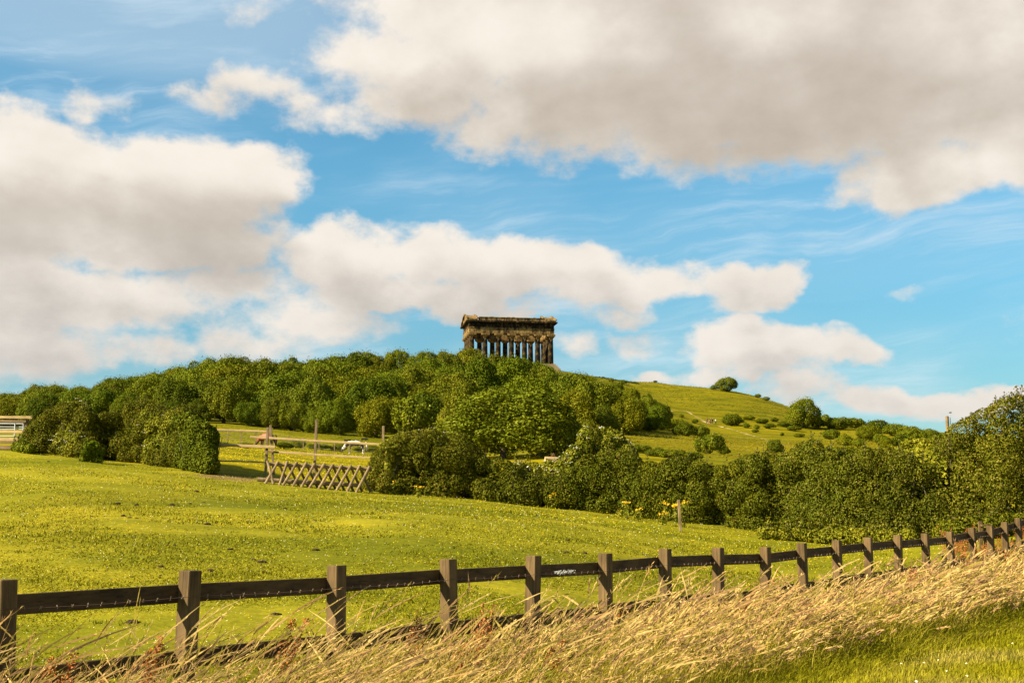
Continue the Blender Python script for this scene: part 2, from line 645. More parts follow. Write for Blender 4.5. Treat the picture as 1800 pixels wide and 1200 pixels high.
def zone_colour(x, y):
    u = x / np.maximum(y, 1.8)
    fd = fence_dist(x, y)
    hy = hedge_y(x, y)
    pad = np.array([.186, .162, .008])
    c = np.broadcast_to(pad, x.shape + (3,)).copy()
    c = lerp(c, np.array([.208, .163, .008]), np.clip(vnoise(x, y, .25, 3) * .25, 0, .5))
    c = lerp(c, np.array([.145, .145, .002]), np.clip(vnoise(x, y, .4, 4) * .2, 0, .4))
    back = sstep(y, hy + .5, hy + 3)
    yel = np.array([.185, .148, .0015])
    mead = np.array([.155, .135, .004])
    hill = np.array([.150, .124, .0025])
    b = lerp(np.broadcast_to(yel, x.shape + (3,)), mead, sstep(y + vnoise(x, y, .06, 8) * 4, 98, 112))
    b = lerp(b, hill, sstep(u, .06, .14) * sstep(y, 90, 150))
    b = lerp(b, np.array([.19, .148, .005]), np.clip(vnoise(x, y * .6, .045, 9) * .6, 0, .75) * sstep(y, 120, 200))
    b = lerp(b, np.array([.098, .092, .003]), np.clip(vnoise(x, y, .06, 10) * .5 - .1, 0, .7) * sstep(y, 120, 200))
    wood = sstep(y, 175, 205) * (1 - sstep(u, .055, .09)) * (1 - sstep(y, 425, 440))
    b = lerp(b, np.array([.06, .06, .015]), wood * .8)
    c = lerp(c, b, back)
    ver = sstep(fd, -.25, .2)
    v = lerp(np.broadcast_to(np.array([.17, .15, .02]), x.shape + (3,)), np.array([.215, .185, .005]), sstep(fd + vnoise(x, y, .8, 12) * .2, 2.3, 2.8))
    v = lerp(v, np.array([.26, .20, .035]), np.clip(vnoise(x, y, .9, 13) * .6 - .1, 0, .8) * sstep(fd, 2.6, 3.4))
    c = lerp(c, v, ver)
    # worn soil by the gap in the hedge
    s0 = hit(405, 839)[:2]
    dd = np.hypot((x - s0[0]) / 1.5, (y - s0[1]) / 2.0) + vnoise(x, y, 2.5, 14) * .2
    c = lerp(c, np.array([.20, .125, .045]), (1 - sstep(dd, .5, 1.3)) * .85)
    s1 = hit(15, 787)[:2]
    dd = np.hypot((x - s1[0]) / 2.6, (y - s1[1]) / 2.2) + vnoise(x, y, 2.5, 15) * .2
    c = lerp(c, np.array([.24, .15, .07]), (1 - sstep(dd, .5, 1.2)) * .8)
    return np.clip(c, 0.002, 1)


us = np.concatenate([np.linspace(-3, -.62, 40), np.linspace(-.6, .6, 420), np.linspace(.62, 3, 40)])
ys = np.exp(np.linspace(math.log(1.8), math.log(3400), 430))
UU, YY = np.meshgrid(us, ys)
XX = UU * YY
ZZ = ground_z(XX, YY)
rough = vnoise(XX, YY, .7, 21) * .025 + vnoise(XX, YY, 1.9, 22) * .012
ZZ = ZZ + rough * np.clip(YY / 10, 0, 1) * (YY < 140) * (fence_dist(XX, YY) < 0)
GV = np.stack([XX, YY, ZZ], -1).reshape(-1, 3)
nu, ny = len(us), len(ys)
ii = (np.arange(ny - 1)[:, None] * nu + np.arange(nu - 1)[None]).ravel()
GQ = np.stack([ii, ii + 1, ii + nu + 1, ii + nu], 1)
cols = zone_colour(XX.ravel(), YY.ravel())
# behind and beside the eye the verge goes on level
b0 = len(GV)
GV = np.vstack([GV, [[-90, -90, -1.74], [90, -90, -1.74], [90, 2.4, -1.74], [-90, 2.4, -1.74]]])
GQ = np.vstack([GQ, [[b0, b0 + 1, b0 + 2, b0 + 3]]])
cols = np.vstack([cols, np.tile([[.18, .17, .012]], (4, 1))])

gm, t, out = newmat('turf')
a = t.add('ShaderNodeVertexColor', layer_name='tint')
tcx = t.add('ShaderNodeTexCoord').outputs['Object']
n1 = t.noise(tcx, 0.35, 6, 0.6)
n2 = t.noise(tcx, 6.0, 5, 0.65)
n3 = t.noise(t.vec('MULTIPLY', tcx, (0.35, 1.0, 1.0)), 0.22, 7, 0.62)
c = t.mix(1.0, a.outputs[0], t.ramp(n1, [(0.3, (0.80, 0.86, 0.8)), (0.7, (1.18, 1.12, 1.2))]), 'MULTIPLY')
c = t.mix(1.0, c, t.ramp(n2, [(0.3, (0.70, 0.74, 0.7)), (0.7, (1.25, 1.22, 1.3))]), 'MULTIPLY')
c = t.mix(1.0, c, t.ramp(n3, [(0.38, (0.60, 0.68, 0.65)), (0.62, (1.30, 1.24, 1.3))]), 'MULTIPLY')
principled(t, out, c, 0.95, 0.02, bump(t, n2, 0.5, 0.05))
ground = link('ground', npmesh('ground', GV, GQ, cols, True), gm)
tag(ground, 'grassy ground rising from the verge over the paddock to the hill', 'ground', kind='structure')

# ------------------------------------------------------------------ foliage builder


def unit(v):
    return v / np.maximum(np.linalg.norm(v, axis=-1, keepdims=True), 1e-9)


def leaf_quads(P, N, L, Wd, r, up=.25, jitter=.75):
    """one small pointed leaf (or spray) per point"""
    n = len(P)
    nn = unit(N * .8 + r.normal(0, jitter, (n, 3)) * .7 + np.array([0, 0, up]))
    uu = unit(np.cross(nn, r.normal(0, 1, (n, 3))))
    vv = np.cross(nn, uu)
    L = np.asarray(L).reshape(-1, 1) * r.uniform(.65, 1.3, (n, 1))
    Wd = np.asarray(Wd).reshape(-1, 1) * r.uniform(.7, 1.2, (n, 1))
    fold = nn * Wd * .25
    V = np.stack([P - uu * L * .5, P + vv * Wd * .5 + fold, P + uu * L * .5, P - vv * Wd * .5 + fold], 1).reshape(-1, 3)
    return V, np.arange(4 * n).reshape(n, 4)


def lobe_points(cen, rad, n, r, centre=None, keep=.82, inner=.12):
    """points over the outside of many overlapping lobes"""
    w_ = rad ** 1.7
    out_p, out_n, got = [], [], 0
    for _ in range(12):
        m = int((n - got) * 1.7) + 64
        k = r.choice(len(cen), m, p=w_ / w_.sum())
        dirs = unit(r.normal(0, 1, (m, 3)))
        if centre is not None:
            o = unit(cen[k] - centre)
            dirs = unit(dirs + o * .45)
        rr = rad[k] * (1 - np.abs(r.normal(0, .10, m)))
        P = cen[k] + dirs * rr[:, None]
        ok = np.ones(m, bool)
        for i in range(0, m, 4000):
            d = ((P[i:i + 4000, None] - cen[None]) ** 2).sum(-1) / (rad[None] * keep) ** 2
            d[np.arange(len(d)), k[i:i + 4000]] = 9
            ok[i:i + 4000] = d.min(1) > 1
        ok |= r.random(m) < inner
        out_p.append(P[ok])
        out_n.append(dirs[ok])
        got += int(ok.sum())
        if got >= n:
            break
    return np.concatenate(out_p)[:n], np.concatenate(out_n)[:n]


def crown_mesh(name, seed, n=6000, leaf=.11, lobes=34, flat=.85, low=-.45, lump=(.26, .46), conic=0.0):
    """a crown of unit radius, its foot at z = 0 and its top near z = 2*flat"""
    r = np.random.default_rng(seed)
    d = unit(r.normal(0, 1, (lobes * 3, 3)))
    d = d[d[:, 2] > low][:lobes]
    rad = r.uniform(lump[0], lump[1], len(d))
    cen = d * (r.uniform(.48, .80, (len(d), 1)))
    cen[:, 2] *= flat
    if conic:
        k = np.clip((cen[:, 2] / flat + 1) / 2, 0, 1)
        cen[:, :2] *= (1.15 - conic * k)[:, None]
        rad *= (1.1 - .6 * conic * k)
    # an uneven outline: some sides reach out, some are drawn in
    for _ in range(4):
        ax = unit(r.normal(0, 1, 3))
        k = np.clip((unit(cen) @ ax - .35) / .5, 0, 1)
        cen *= (1 + r.uniform(-.34, .30) * k)[:, None]
    sk = r.uniform(-.22, .22, 2)
    cen[:, :2] += sk * (cen[:, 2:3] + .3)
    cen = np.vstack([cen, [[0, 0, 0], [0, 0, .3 * flat]]])
    rad = np.append(rad, [.55, .5])
    P, N = lobe_points(cen, rad, n, r, np.zeros(3), .86, .05)
    P = P + r.normal(0, .018, P.shape)
    tw = r.random(len(P)) < .09
    P[tw] += (N[tw] + np.array([0, 0, .35])) * r.uniform(.02, .15, (tw.sum(), 1))
    V, Q = leaf_quads(P, N, leaf, leaf * .72, r)
    z0 = np.percentile(V[:, 2], .5)
    z1 = np.percentile(V[:, 2], 99.7)
    V[:, 2] = (V[:, 2] - z0) / (z1 - z0)           # height 1
    rr = np.percentile(np.abs(V[:, :2]), 98)
    V[:, :2] /= rr                                  # half width about 1
    return npmesh(name, V, Q)


LEAF_TREE = leaf_mat('tree_leaves', [(0.0, (.060, .076, .003)), (0.45, (.104, .118, .004)), (0.85, (.150, .160, .006)), (1.0, (.23, .225, .03))])
LEAF_HEDGE = leaf_mat('hedge_leaves', [(0.0, (.046, .054, .003)), (0.45, (.082, .088, .004)), (0.85, (.125, .124, .007)), (0.97, (.20, .17, .03)), (1.0, (.18, .085, .02))])
LEAF_ELDER = leaf_mat('elder_leaves', [(0.0, (.09, .098, .005)), (0.5, (.155, .15, .009)), (1.0, (.26, .235, .03))])
LEAF_OLD = leaf_mat('thorn_leaves', [(0.0, (.052, .058, .003)), (0.5, (.095, .096, .005)), (0.9, (.155, .142, .014)), (1.0, (.24, .18, .05))])
BARK = wood_mat('bark', (.045, .032, .02), (.13, .10, .07))
BLOSSOM = flat_mat('elder_blossom', (.62, .58, .40), 0.8, .2)


def trunk_mesh(seed, h=1.0, r0=.07, limbs=4):
    """a tapered trunk of height h with limbs, base at the origin"""
    r = random.Random(seed)
    mb = MB()
    pts, p = [], np.array([0, 0, -.06 * h])
    lean = np.array([r.uniform(-.08, .08), r.uniform(-.08, .08), 0]) * h
    for i in range(6):
        f = i / 5
        pts.append(np.array([0, 0, -.06 * h + f * h * 1.02]) + lean * f * f + np.array([r.uniform(-.01, .01), r.uniform(-.01, .01), 0]) * h)
    mb.tube(pts, [r0 * h * k for k in (1.35, 1.0, .85, .68, .5, .3)], 8)
    for k in range(limbs):
        f = r.uniform(.35, .8)
        b = pts[0] + (pts[-1] - pts[0]) * f
        a = k * 2 * math.pi / limbs + r.uniform(-.5, .5)
        e = b + np.array([math.cos(a) * .42, math.sin(a) * .42, r.uniform(.25, .45)]) * h
        m = (b + e) / 2 + np.array([0, 0, -.04 * h])
        mb.tube([b, m, e], [r0 * h * .5, r0 * h * .34, r0 * h * .15], 6)
    return mb.mesh('trunk')


CROWNS = [crown_mesh('crown', 100 + i, 16000, .060, 62 + 6 * (i % 4), .8 + .1 * (i % 3), -.6 + .1 * (i % 3), (.13, .36)) for i in range(9)]
CROWNS_FINE = [crown_mesh('crown', 200 + i, 9000, .085, 46, .85, -.6, (.2, .36)) for i in range(4)]
SHRUBS = [crown_mesh('crown', 300 + i, 4200, .105, 40, .62, -.2, (.14, .42)) for i in range(6)]
CONIC = crown_mesh('crown', 400, 4200, .10, 40, 1.2, -.7, (.2, .34), .55)
for me_ in CROWNS + CROWNS_FINE + SHRUBS + [CONIC]:
    me_.materials.append(LEAF_TREE)
TRUNKS = [trunk_mesh(i) for i in range(5)]
for me_ in TRUNKS:
    me_.materials.append(BARK)

TINTS = {'dark green': (.66, .71, .7), 'deep green': (.83, .87, .85), 'mid-green': (1.0, 1.0, 1.0), 'pale green': (1.20, 1.19, 1.3), 'yellow-green': (1.12, 1.06, .8)}


def tree(name, base, h, wd, crown, label, cat='tree', group=None, tint=(1, 1, 1), rz=None, clear=.12, trunk=True):
    """h, wd in metres; clear = share of the height below the crown"""
    root = empty(name, base, random.uniform(0, 6.28) if rz is None else rz)
    tag(root, label, cat, group)
    c_ = link('crown', crown, None, root)
    c_.scale = (wd / 2, wd / 2 * random.uniform(.9, 1.1), h * (1 - clear))
    c_.location = (0, 0, h * clear)
    c_.color = (*tint, 1)
    if trunk:
        k_ = link('trunk', random.choice(TRUNKS), None, root)
        s_ = h * (clear + .55 * (1 - clear))
        k_.scale = (s_, s_, s_)
    return root


def ordinals(rows):
    """rows: list of [key, px, set_label]; where several share a key, tell them apart from left to right"""
    by = {}
    for key, px, fn in rows:
        by.setdefault(key, []).append((px, fn))
    words = ['first', 'second', 'third', 'fourth', 'fifth', 'sixth', 'seventh', 'eighth']
    for key, v in by.items():
        v.sort(key=lambda x: x[0])
        for i, (px, fn) in enumerate(v):
            if len(v) == 1:
                fn('')
            elif len(v) == 2:
                fn(('left-hand ', 'right-hand ')[i])
            elif len(v) == 3:
                fn(('left-hand ', 'middle ', 'right-hand ')[i])
            else:
                fn(words[i] + ' from the left, ')


# ------------------------------------------------------------------ the monument on the hilltop


def stone_mat(name, sooty, tan, soot_amount, course=.6):
    m, t, out = newmat(name)
    tcx = t.add('ShaderNodeTexCoord').outputs['Object']
    br = t.add('ShaderNodeTexBrick')
    br.inputs['Scale'].default_value = 1.0
    br.inputs['Brick Width'].default_value = 1.3
    br.inputs['Row Height'].default_value = course
    br.inputs['Mortar Size'].default_value = 0.035
    br.inputs['Color1'].default_value = (.75, .75, .75, 1)
    br.inputs['Color2'].default_value = (1.15, 1.15, 1.15, 1)
    br.inputs['Mortar'].default_value = (1.7, 1.65, 1.5, 1)
    s_ = t.add('ShaderNodeSeparateXYZ')
    t.link(tcx, s_.inputs[0])
    cx_ = t.add('ShaderNodeCombineXYZ')
    t.link(t.math('ADD', s_.outputs[0], s_.outputs[1]), cx_.inputs[0])
    t.link(s_.outputs[2], cx_.inputs[1])
    t.link(cx_.outputs[0], br.inputs['Vector'])
    n = t.noise(tcx, 0.55, 6, 0.62)
    n2 = t.noise(t.vec('MULTIPLY', tcx, (1.0, 1.0, 0.35)), 1.5, 5, 0.6)
    f = t.smooth(t.math('MULTIPLY_ADD', n2, 0.6, t.math('MULTIPLY', n, 0.7)), soot_amount - .14, soot_amount + .16)
    c = t.mix(f, sooty, tan)
    c = t.mix(1.0, c, br.outputs['Color'], 'MULTIPLY')
    principled(t, out, c, 0.95, 0.1, bump(t, n2, 0.4, 0.1))
    return m


STONE = stone_mat('gritstone', (.034, .021, .008), (.28, .175, .062), .66)
SOOT = stone_mat('blackened_gritstone', (.012, .008, .004), (.16, .098, .036), .76)
MA = R(9.3)
lx, lw = np.array([math.cos(MA), math.sin(MA), 0]), np.array([-math.sin(MA), math.cos(MA), 0])
mc = pt(829, 600, 438)                     # near corner column
mon = empty('monument', (0, 0, 0), MA)
M_SP, M_SPW = 4.74, 4.75
M_L, M_W = 6 * M_SP, 3 * M_SPW
m_base = pt(972, 640, 442)[2]              # where the columns stand
mon.location = (mc[0], mc[1], m_base)
tag(mon, 'sooty stone Greek temple monument with open roof on the wooded hilltop', 'monument')
COL_H = 10.6


def col_shaft():
    mb = MB()
    hs = np.linspace(0, COL_H - 1.5, 9)
    mb.tube([(0, 0, z) for z in hs], [1.0 - .17 * (z / COL_H) ** 1.4 for z in hs], 20)
    return mb.mesh('shaft')


def col_capital():
    mb = MB()
    z = COL_H - 1.5
    mb.tube([(0, 0, z), (0, 0, z + .12), (0, 0, z + .3), (0, 0, z + .62), (0, 0, z + .85)], [.85, .88, 1.0, 1.34, 1.42], 20)
    mb.box((0, 0, z + 1.175), (1.48, 1.48, .325))
    return mb.mesh('capital')


sh_me, ca_me = col_shaft(), col_capital()
sh_me.materials.append(SOOT)
ca_me.materials.append(STONE)
for p_ in sh_me.polygons:
    p_.use_smooth = len(p_.vertices) == 4
for i in range(7):
    for j in range(4):
        if 0 < i < 6 and 0 < j < 3:
            continue
        ce = empty('column', (i * M_SP, j * M_SPW, 0), 0)
        ce.parent = mon
        link('shaft', sh_me, None, ce)
        link('capital', ca_me, None, ce)


def ring(name, o, th, z0, z1, mat):
    """four beams round the top, butted at the corners; o = how far the outer face stands out from the column centres"""
    mb = MB()
    zc, hz = (z0 + z1) / 2, (z1 - z0) / 2
    for y in (-o + th / 2, M_W + o - th / 2):
        mb.box((M_L / 2, y, zc), (M_L / 2 + o, th / 2, hz))
    for x in (-o + th / 2, M_L + o - th / 2):
        mb.box((x, M_W / 2, zc), (th / 2, M_W / 2 + o - th, hz))
    return mb.build(name, mat, mon)


ring('architrave', 1.12, 2.2, COL_H, COL_H + 1.75, STONE)
ring('string_course', 1.25, 2.4, COL_H + 1.75, COL_H + 2.0, STONE)
ring('frieze', 1.08, 2.1, COL_H + 2.0, COL_H + 3.9, SOOT)
ring('cornice', 2.15, 3.2, COL_H + 3.9, COL_H + 4.45, SOOT)
zc = COL_H + 4.45
for y in (-.75, M_W + .75):
    mb = MB()
    mb.box((M_L / 2, y, zc + .55), (M_L / 2 - 2.4, .75, .55))
    mb.box((M_L / 2, y, zc + 1.1 + .09), (M_L / 2 - 2.45, .9, .09))      # coping
    for k in (2, 5, 6, 10):                 # a few weathered blocks left on it
        mb.box((3.4 + k * 1.9 + random.uniform(-.2, .2), y, zc + 1.28 + .07), (random.uniform(.5, .9), .7, .07))
    mb.build('parapet', STONE, mon)
for x0, x1 in ((-2.0, 2.3), (M_L - 2.3, M_L + 2.0)):
    mb = MB()
    hw, apex = M_W / 2 + 2.1, 3.1
    yc = M_W / 2
    prof = [(-hw, zc), (hw, zc), (hw, zc + .45), (0, zc + apex), (-hw, zc + .45)]
    Vv = [(x, yc + a_, b_) for x in (x0 + .5, x1 - .4) for a_, b_ in prof]
    mb.raw(Vv, [(4, 3, 2, 1, 0), (5, 6, 7, 8, 9)] + [(i, (i + 1) % 5, 5 + (i + 1) % 5, 5 + i) for i in range(5)])
    # raking cornice
    for s_ in (-1, 1):
        a_ = np.array([0, yc + s_ * hw, zc + .6])
        b_ = np.array([0, yc, zc + apex + .2])
        for xx in (x0 + .3, x1 - .3):
            mb.bar(a_ + np.array([xx, 0, 0]), b_ + np.array([xx, 0, 0]), .6, .42)
    mb.build('pediment', STONE, mon)
mb = MB()
for k in range(3):
    o = 1.6 + .5 * k
    mb.box((M_L / 2, M_W / 2, -.3 - .6 * k), (M_L / 2 + o, M_W / 2 + o, .3))
mb.box((M_L / 2, M_W / 2, -3.3), (M_L / 2 + 3.0, M_W / 2 + 3.0, 1.5))
mb.build('plinth', flat_mat('pale_plinth_stone', (.30, .215, .12), .95, .1, .3, .8), mon)

# ------------------------------------------------------------------ the wood on the hill
SKYL = np.array([(-120, 706), (-60, 700), (0, 692), (40, 690), (85, 672), (110, 682), (170, 678), (200, 664), (260, 657), (330, 643), (350, 634), (400, 624), (440, 631), (470, 632),
                 (505, 621), (530, 631), (560, 634), (610, 618), (690, 611), (720, 619), (770, 615), (800, 610), (830, 612), (850, 620), (900, 626), (930, 631), (960, 638), (980, 655), (1010, 655), (1040, 661), (1062, 676),
                 (1110, 700), (1160, 714), (1180, 730)])
FRONT = np.array([(-120, 752), (60, 750), (200, 744), (380, 742), (500, 756), (640, 768), (800, 777), (985, 780), (1060, 776), (1100, 765), (1180, 756)])
SLOTS = [(-200, 'above the pale rails by the left hedge'), (45, "above the left hedge's outer end"), (140, "above the left hedge's middle"), (230, "above the left hedge's flowering elder"),
         (320, "above the left hedge's dark end"), (400, 'above the chestnut horse'), (490, 'left of the tallest post'), (560, 'between tallest post and pinto'), (615, 'above the pinto horse'),
         (675, "right of the paddock's last post"), (745, "left of the monument's pediment"), (820, "below the monument's near columns"), (900, "below the monument's far columns"),
         (985, 'just right of the monument'), (1055, 'where wood meets open hill')]


def slot(px, slots):
    s_ = slots[0][1]
    for a_, b_ in slots:
        if px >= a_:
            s_ = b_
    return s_


ROWS = ['at wood foot', 'in second tier', 'in third tier', 'below mid wood', 'halfway up the wood', 'above mid wood', 'high in the wood', 'just under the skyline', 'on wood skyline']
FR = [0.0, .10, .21, .33, .46, .59, .73, .87, 1.0]
pend = []
rt = random.Random(77)
for ri, f in enumerate(FR):
    px = -90 + rt.uniform(0, 30)
    right = [1075, 1110, 1135, 1150, 1160, 1140, 1110, 1080, 1045][ri]
    while px < right:
        base_front = np.interp(px, FRONT[:, 0], FRONT[:, 1])
        sky_top = np.interp(px, SKYL[:, 0], SKYL[:, 1])
        ridge_h = np.interp(px, [-100, 300, 700, 1060, 1180], [46, 54, 58, 44, 34])
        base_ridge = sky_top + ridge_h * 1.08
        by = base_front + (base_ridge - base_front) * f + rt.uniform(-3, 3) * (0 if ri in (0, 8) else 1)
        big = rt.random()
        hp = (52 + 46 * big) if ri < 5 else (50 + 24 * big)
        if ri == 0:
            hp = 36 + 44 * big ** 1.5
        if ri == 8:
            hp = by - sky_top + rt.uniform(-2.0, 3.0)
        hp = min(hp, by - sky_top - (8 - ri))
        if hp < 18:
            px += 40
            continue
        wp = max(54, hp * rt.uniform(.9, 1.25))
        # keep the sight line to the monument open and stay off its terrace
        lo = 150
        B = hit(px, by, lo)
        if 780 < px < 1010 and B[1] > 424:
            B = gpt(px, 420 + rt.uniform(-4, 0), by)
            d_ = pxdir(px, sky_top)
            hp = (d_[2] / d_[1] * B[1] - B[2]) / B[1] * F
        m_ = B[1] / F
        tint = rt.choices(list(TINTS), [3, 4, 4, 2, 2])[0]
        cr = rt.choice(CROWNS if ri > 0 else CROWNS + SHRUBS[:2])
        o = tree('broadleaf_tree', B, max(hp * m_, 3.2), wp * m_, cr, None, 'tree', 'broadleaf trees of the wood on the hill', tuple(x * rt.uniform(.92, 1.08) for x in TINTS[tint]), clear=.05)

        def setl(pre, o=o, tint=tint, ri=ri, px=px):
            o['label'] = f"{pre}{tint} tree {ROWS[ri]}, {slot(px, SLOTS)}"
        pend.append([(tint, ri, slot(px, SLOTS)), px, setl])
        px += wp * rt.uniform(.52, .84)
ordinals(pend)

# the big spreading tree standing in front of the wood
B = gpt(884, 96, 800)
d_ = pxdir(884, 684)
H_ = d_[2] / d_[1] * 96 - B[2]
o = tree('spreading_tree', B, H_, 10.6, crown_mesh('crown', 950, 22000, .046, 110, .8, -.6, (.10, .30)), 'big spreading mid-green tree standing alone in the field before the wood', 'tree', None, (1.0, 1.0, 1.0), 1.0, .07)
o.children[0].data.materials.append(LEAF_TREE)

# ------------------------------------------------------------------ trees and bushes on the open hill
HILL = [
    (1278, 688, 36, 25, 0, 'mid-green', 'round lone tree on the bare skyline of the hill'), (1255, 685, 13, 9, 1, 'mid-green', 'tiny bush left of the lone skyline tree'),
    (1412, 752, 58, 52, 0, 'mid-green', "large round tree near the ridge, the biggest on the open hillside"), (1391, 745, 26, 22, 1, 'mid-green', 'low bush at the left foot of the biggest hillside tree'),
    (1438, 752, 26, 20, 1, 'dark green', 'dark bush at the right foot of the biggest hillside tree'),
    (1287, 748, 34, 21, 1, 'deep green', 'dark bush just right of the walkers on the hill path'), (1277, 745, 18, 14, 1, 'pale green', 'pale flowering bush touching the dark bush right of the walkers'),
    (1206, 767, 42, 26, 1, 'dark green', 'dark bush on the slope below and left of the walkers'), (1186, 757, 32, 22, 1, 'yellow-green', 'russet-tinged bush left of the dark bush below the walkers'),
    (1232, 768, 34, 20, 1, 'deep green', 'low bush straight below the walkers'),
    (1243, 798, 58, 36, 1, 'deep green', 'wide thorn bush low on the hill, above the front hedge'), (1272, 799, 22, 15, 1, 'dark green', 'small dark bush at the right foot of the wide thorn bush'),
    (1362, 797, 26, 25, 1, 'dark green', 'small dark upright bush standing alone beside the lower path'),
    (1142, 758, 34, 26, 1, 'dark green', 'dark bush at the lower right edge of the wood'), (1122, 752, 40, 32, 0, 'yellow-green', 'yellowish small tree at the lower right edge of the wood'),
    (1138, 735, 48, 36, 0, 'pale green', 'pale flowering hawthorn at the right edge of the wood'), (1140, 722, 26, 30, 2, 'dark green', 'dark pointed tree on the right edge of the wood'),
    (1162, 738, 40, 32, 0, 'deep green', "outermost tree at the wood's right edge"), (1155, 752, 34, 22, 1, 'mid-green', "bush below the outermost tree of the wood's right edge"),
    (1085, 706, 40, 34, 0, 'deep green', 'tree on the upper right edge of the wood'), (1105, 715, 40, 34, 0, 'yellow-green', 'yellowish tree on the upper right edge of the wood'),
    (1198, 734, 9, 7, 1, 'mid-green', 'tiny bush left of the bare path on the hill'), (1222, 744, 13, 8, 1, 'deep green', 'tiny dark bush left of the walkers'),
    (1075, 672, 12, 8, 1, 'mid-green', 'tiny bush on the bare grass right of the monument'), (1095, 676, 14, 9, 1, 'deep green', 'little bush on the bare grass just above the upper wood edge'),
    (1125, 796, 46, 15, 1, 'mid-green', 'first low bush of the hedgerow at the hill foot'), (1155, 802, 44, 16, 1, 'deep green', 'second low bush of the hedgerow at the hill foot'),
    (1184, 808, 54, 19, 1, 'mid-green', 'third low bush of the hedgerow at the hill foot'), (1217, 810, 42, 16, 1, 'deep green', 'last low bush of the hedgerow at the hill foot'),
    (1312, 752, 14, 9, 1, 'deep green', 'small gorse bush right of the dark bush by the walkers'), (1330, 754, 12, 8, 1, 'mid-green', 'small gorse bush midway between walkers and the biggest hillside tree'), (1350, 753, 24, 9, 1, 'deep green', 'low gorse bush left of the biggest hillside tree'),
    (1333, 699, 11, 7, 1, 'deep green', 'tiny bush on the skyline right of the lone tree'), (1347, 704, 14, 7, 1, 'mid-green', 'low bush on the skyline where the ridge begins to drop'),
    (1152, 672, 8, 4, 1, 'deep green', 'tiny clump on the skyline between monument and lone tree'),
    (1375, 766, 8, 6, 1, 'deep green', 'tiny bush on the grass under the biggest hillside tree'),
]
for (px, py, wp, hp, kind, tint, lab) in HILL:
    B = hit(px, py, 100)
    m_ = B[1] / F
    cr = [random.choice(CROWNS), random.choice(SHRUBS), CONIC][kind]
    tree('hillside_tree' if kind != 1 else 'hillside_bush', B, hp * m_, wp * m_, cr, lab, 'tree' if kind != 1 else 'bush', 'scattered trees and bushes on the open hill', TINTS[tint], clear=.04, trunk=hp > 12)
rs = random.Random(31)
pend = []
for (px, py, wp, hp) in [(1300, 742, 16, 7), (1318, 738, 20, 8), (1340, 744, 26, 9), (1362, 741, 18, 8), (1378, 750, 24, 10), (1394, 757, 26, 9), (1327, 760, 14, 6), (1405, 768, 22, 7)]:
    B = hit(px, py, 100)
    m_ = B[1] / F
    o = tree('gorse_bush', B, hp * m_, wp * m_, rs.choice(SHRUBS), None, 'bush', 'low gorse on the open slope', TINTS[rs.choice(['mid-green', 'yellow-green', 'deep green'])], clear=0, trunk=False)
    pend.append([0, px, lambda pre, o=o: tag(o, f"{pre}low gorse bush on the slope left of the biggest hillside tree")])
ordinals(pend)
# scrub on the right shoulder of the hill
rs = random.Random(9)
SC = [(1462, 772, 30, 18), (1487, 784, 28, 22), (1508, 785, 22, 16), (1525, 775, 40, 28), (1546, 780, 24, 18), (1562, 788, 28, 20), (1586, 788, 44, 24), (1605, 780, 44, 28), (1475, 755, 40, 22), (1450, 748, 30, 20),
      (1500, 752, 34, 18), (1512, 750, 18, 15), (1542, 762, 44, 24), (1572, 766, 40, 22), (1600, 772, 40, 24), (1628, 778, 44, 24), (1655, 784, 44, 24), (1690, 786, 46, 24), (1480, 800, 50, 16), (1540, 806, 60, 18), (1425, 800, 40, 12)]
pend = []
for (px, py, wp, hp) in SC:
    B = hit(px, py, 100)
    m_ = B[1] / F
    tint = rs.choice(['deep green', 'mid-green', 'yellow-green', 'mid-green', 'dark green'])
    o = tree('scrub_bush', B, hp * m_, wp * m_ * 1.1, rs.choice(SHRUBS + CROWNS[:3]), None, 'bush', "scrub on the hill's right shoulder", TINTS[tint], clear=.02, trunk=False)
    key = (tint, 'upper edge of' if py < 770 else 'lower edge of')
    pend.append([key, px, lambda pre, o=o, key=key: tag(o, f"{pre}{key[0]} scrub bush, {key[1]} the thicket on the hill's right")])
ordinals(pend)

# ------------------------------------------------------------------ hedges and hedgerow bushes


def stems_mesh(cs, n, h, seed):
    r = random.Random(seed)
    mb = MB()
    for _ in range(n):
        b = cs[r.randrange(len(cs))]
        p = np.array([b[0] + r.uniform(-.2, .2), b[1] + r.uniform(-.1, .2), b[2] - .1])
        e = p + np.array([r.uniform(-.5, .5), r.uniform(-.2, .4), h * r.uniform(.55, .85)])
        mb.tube([p, (p + e) / 2 + np.array([r.uniform(-.1, .1), 0, 0]), e], [.035, .025, .01], 5)
    return mb


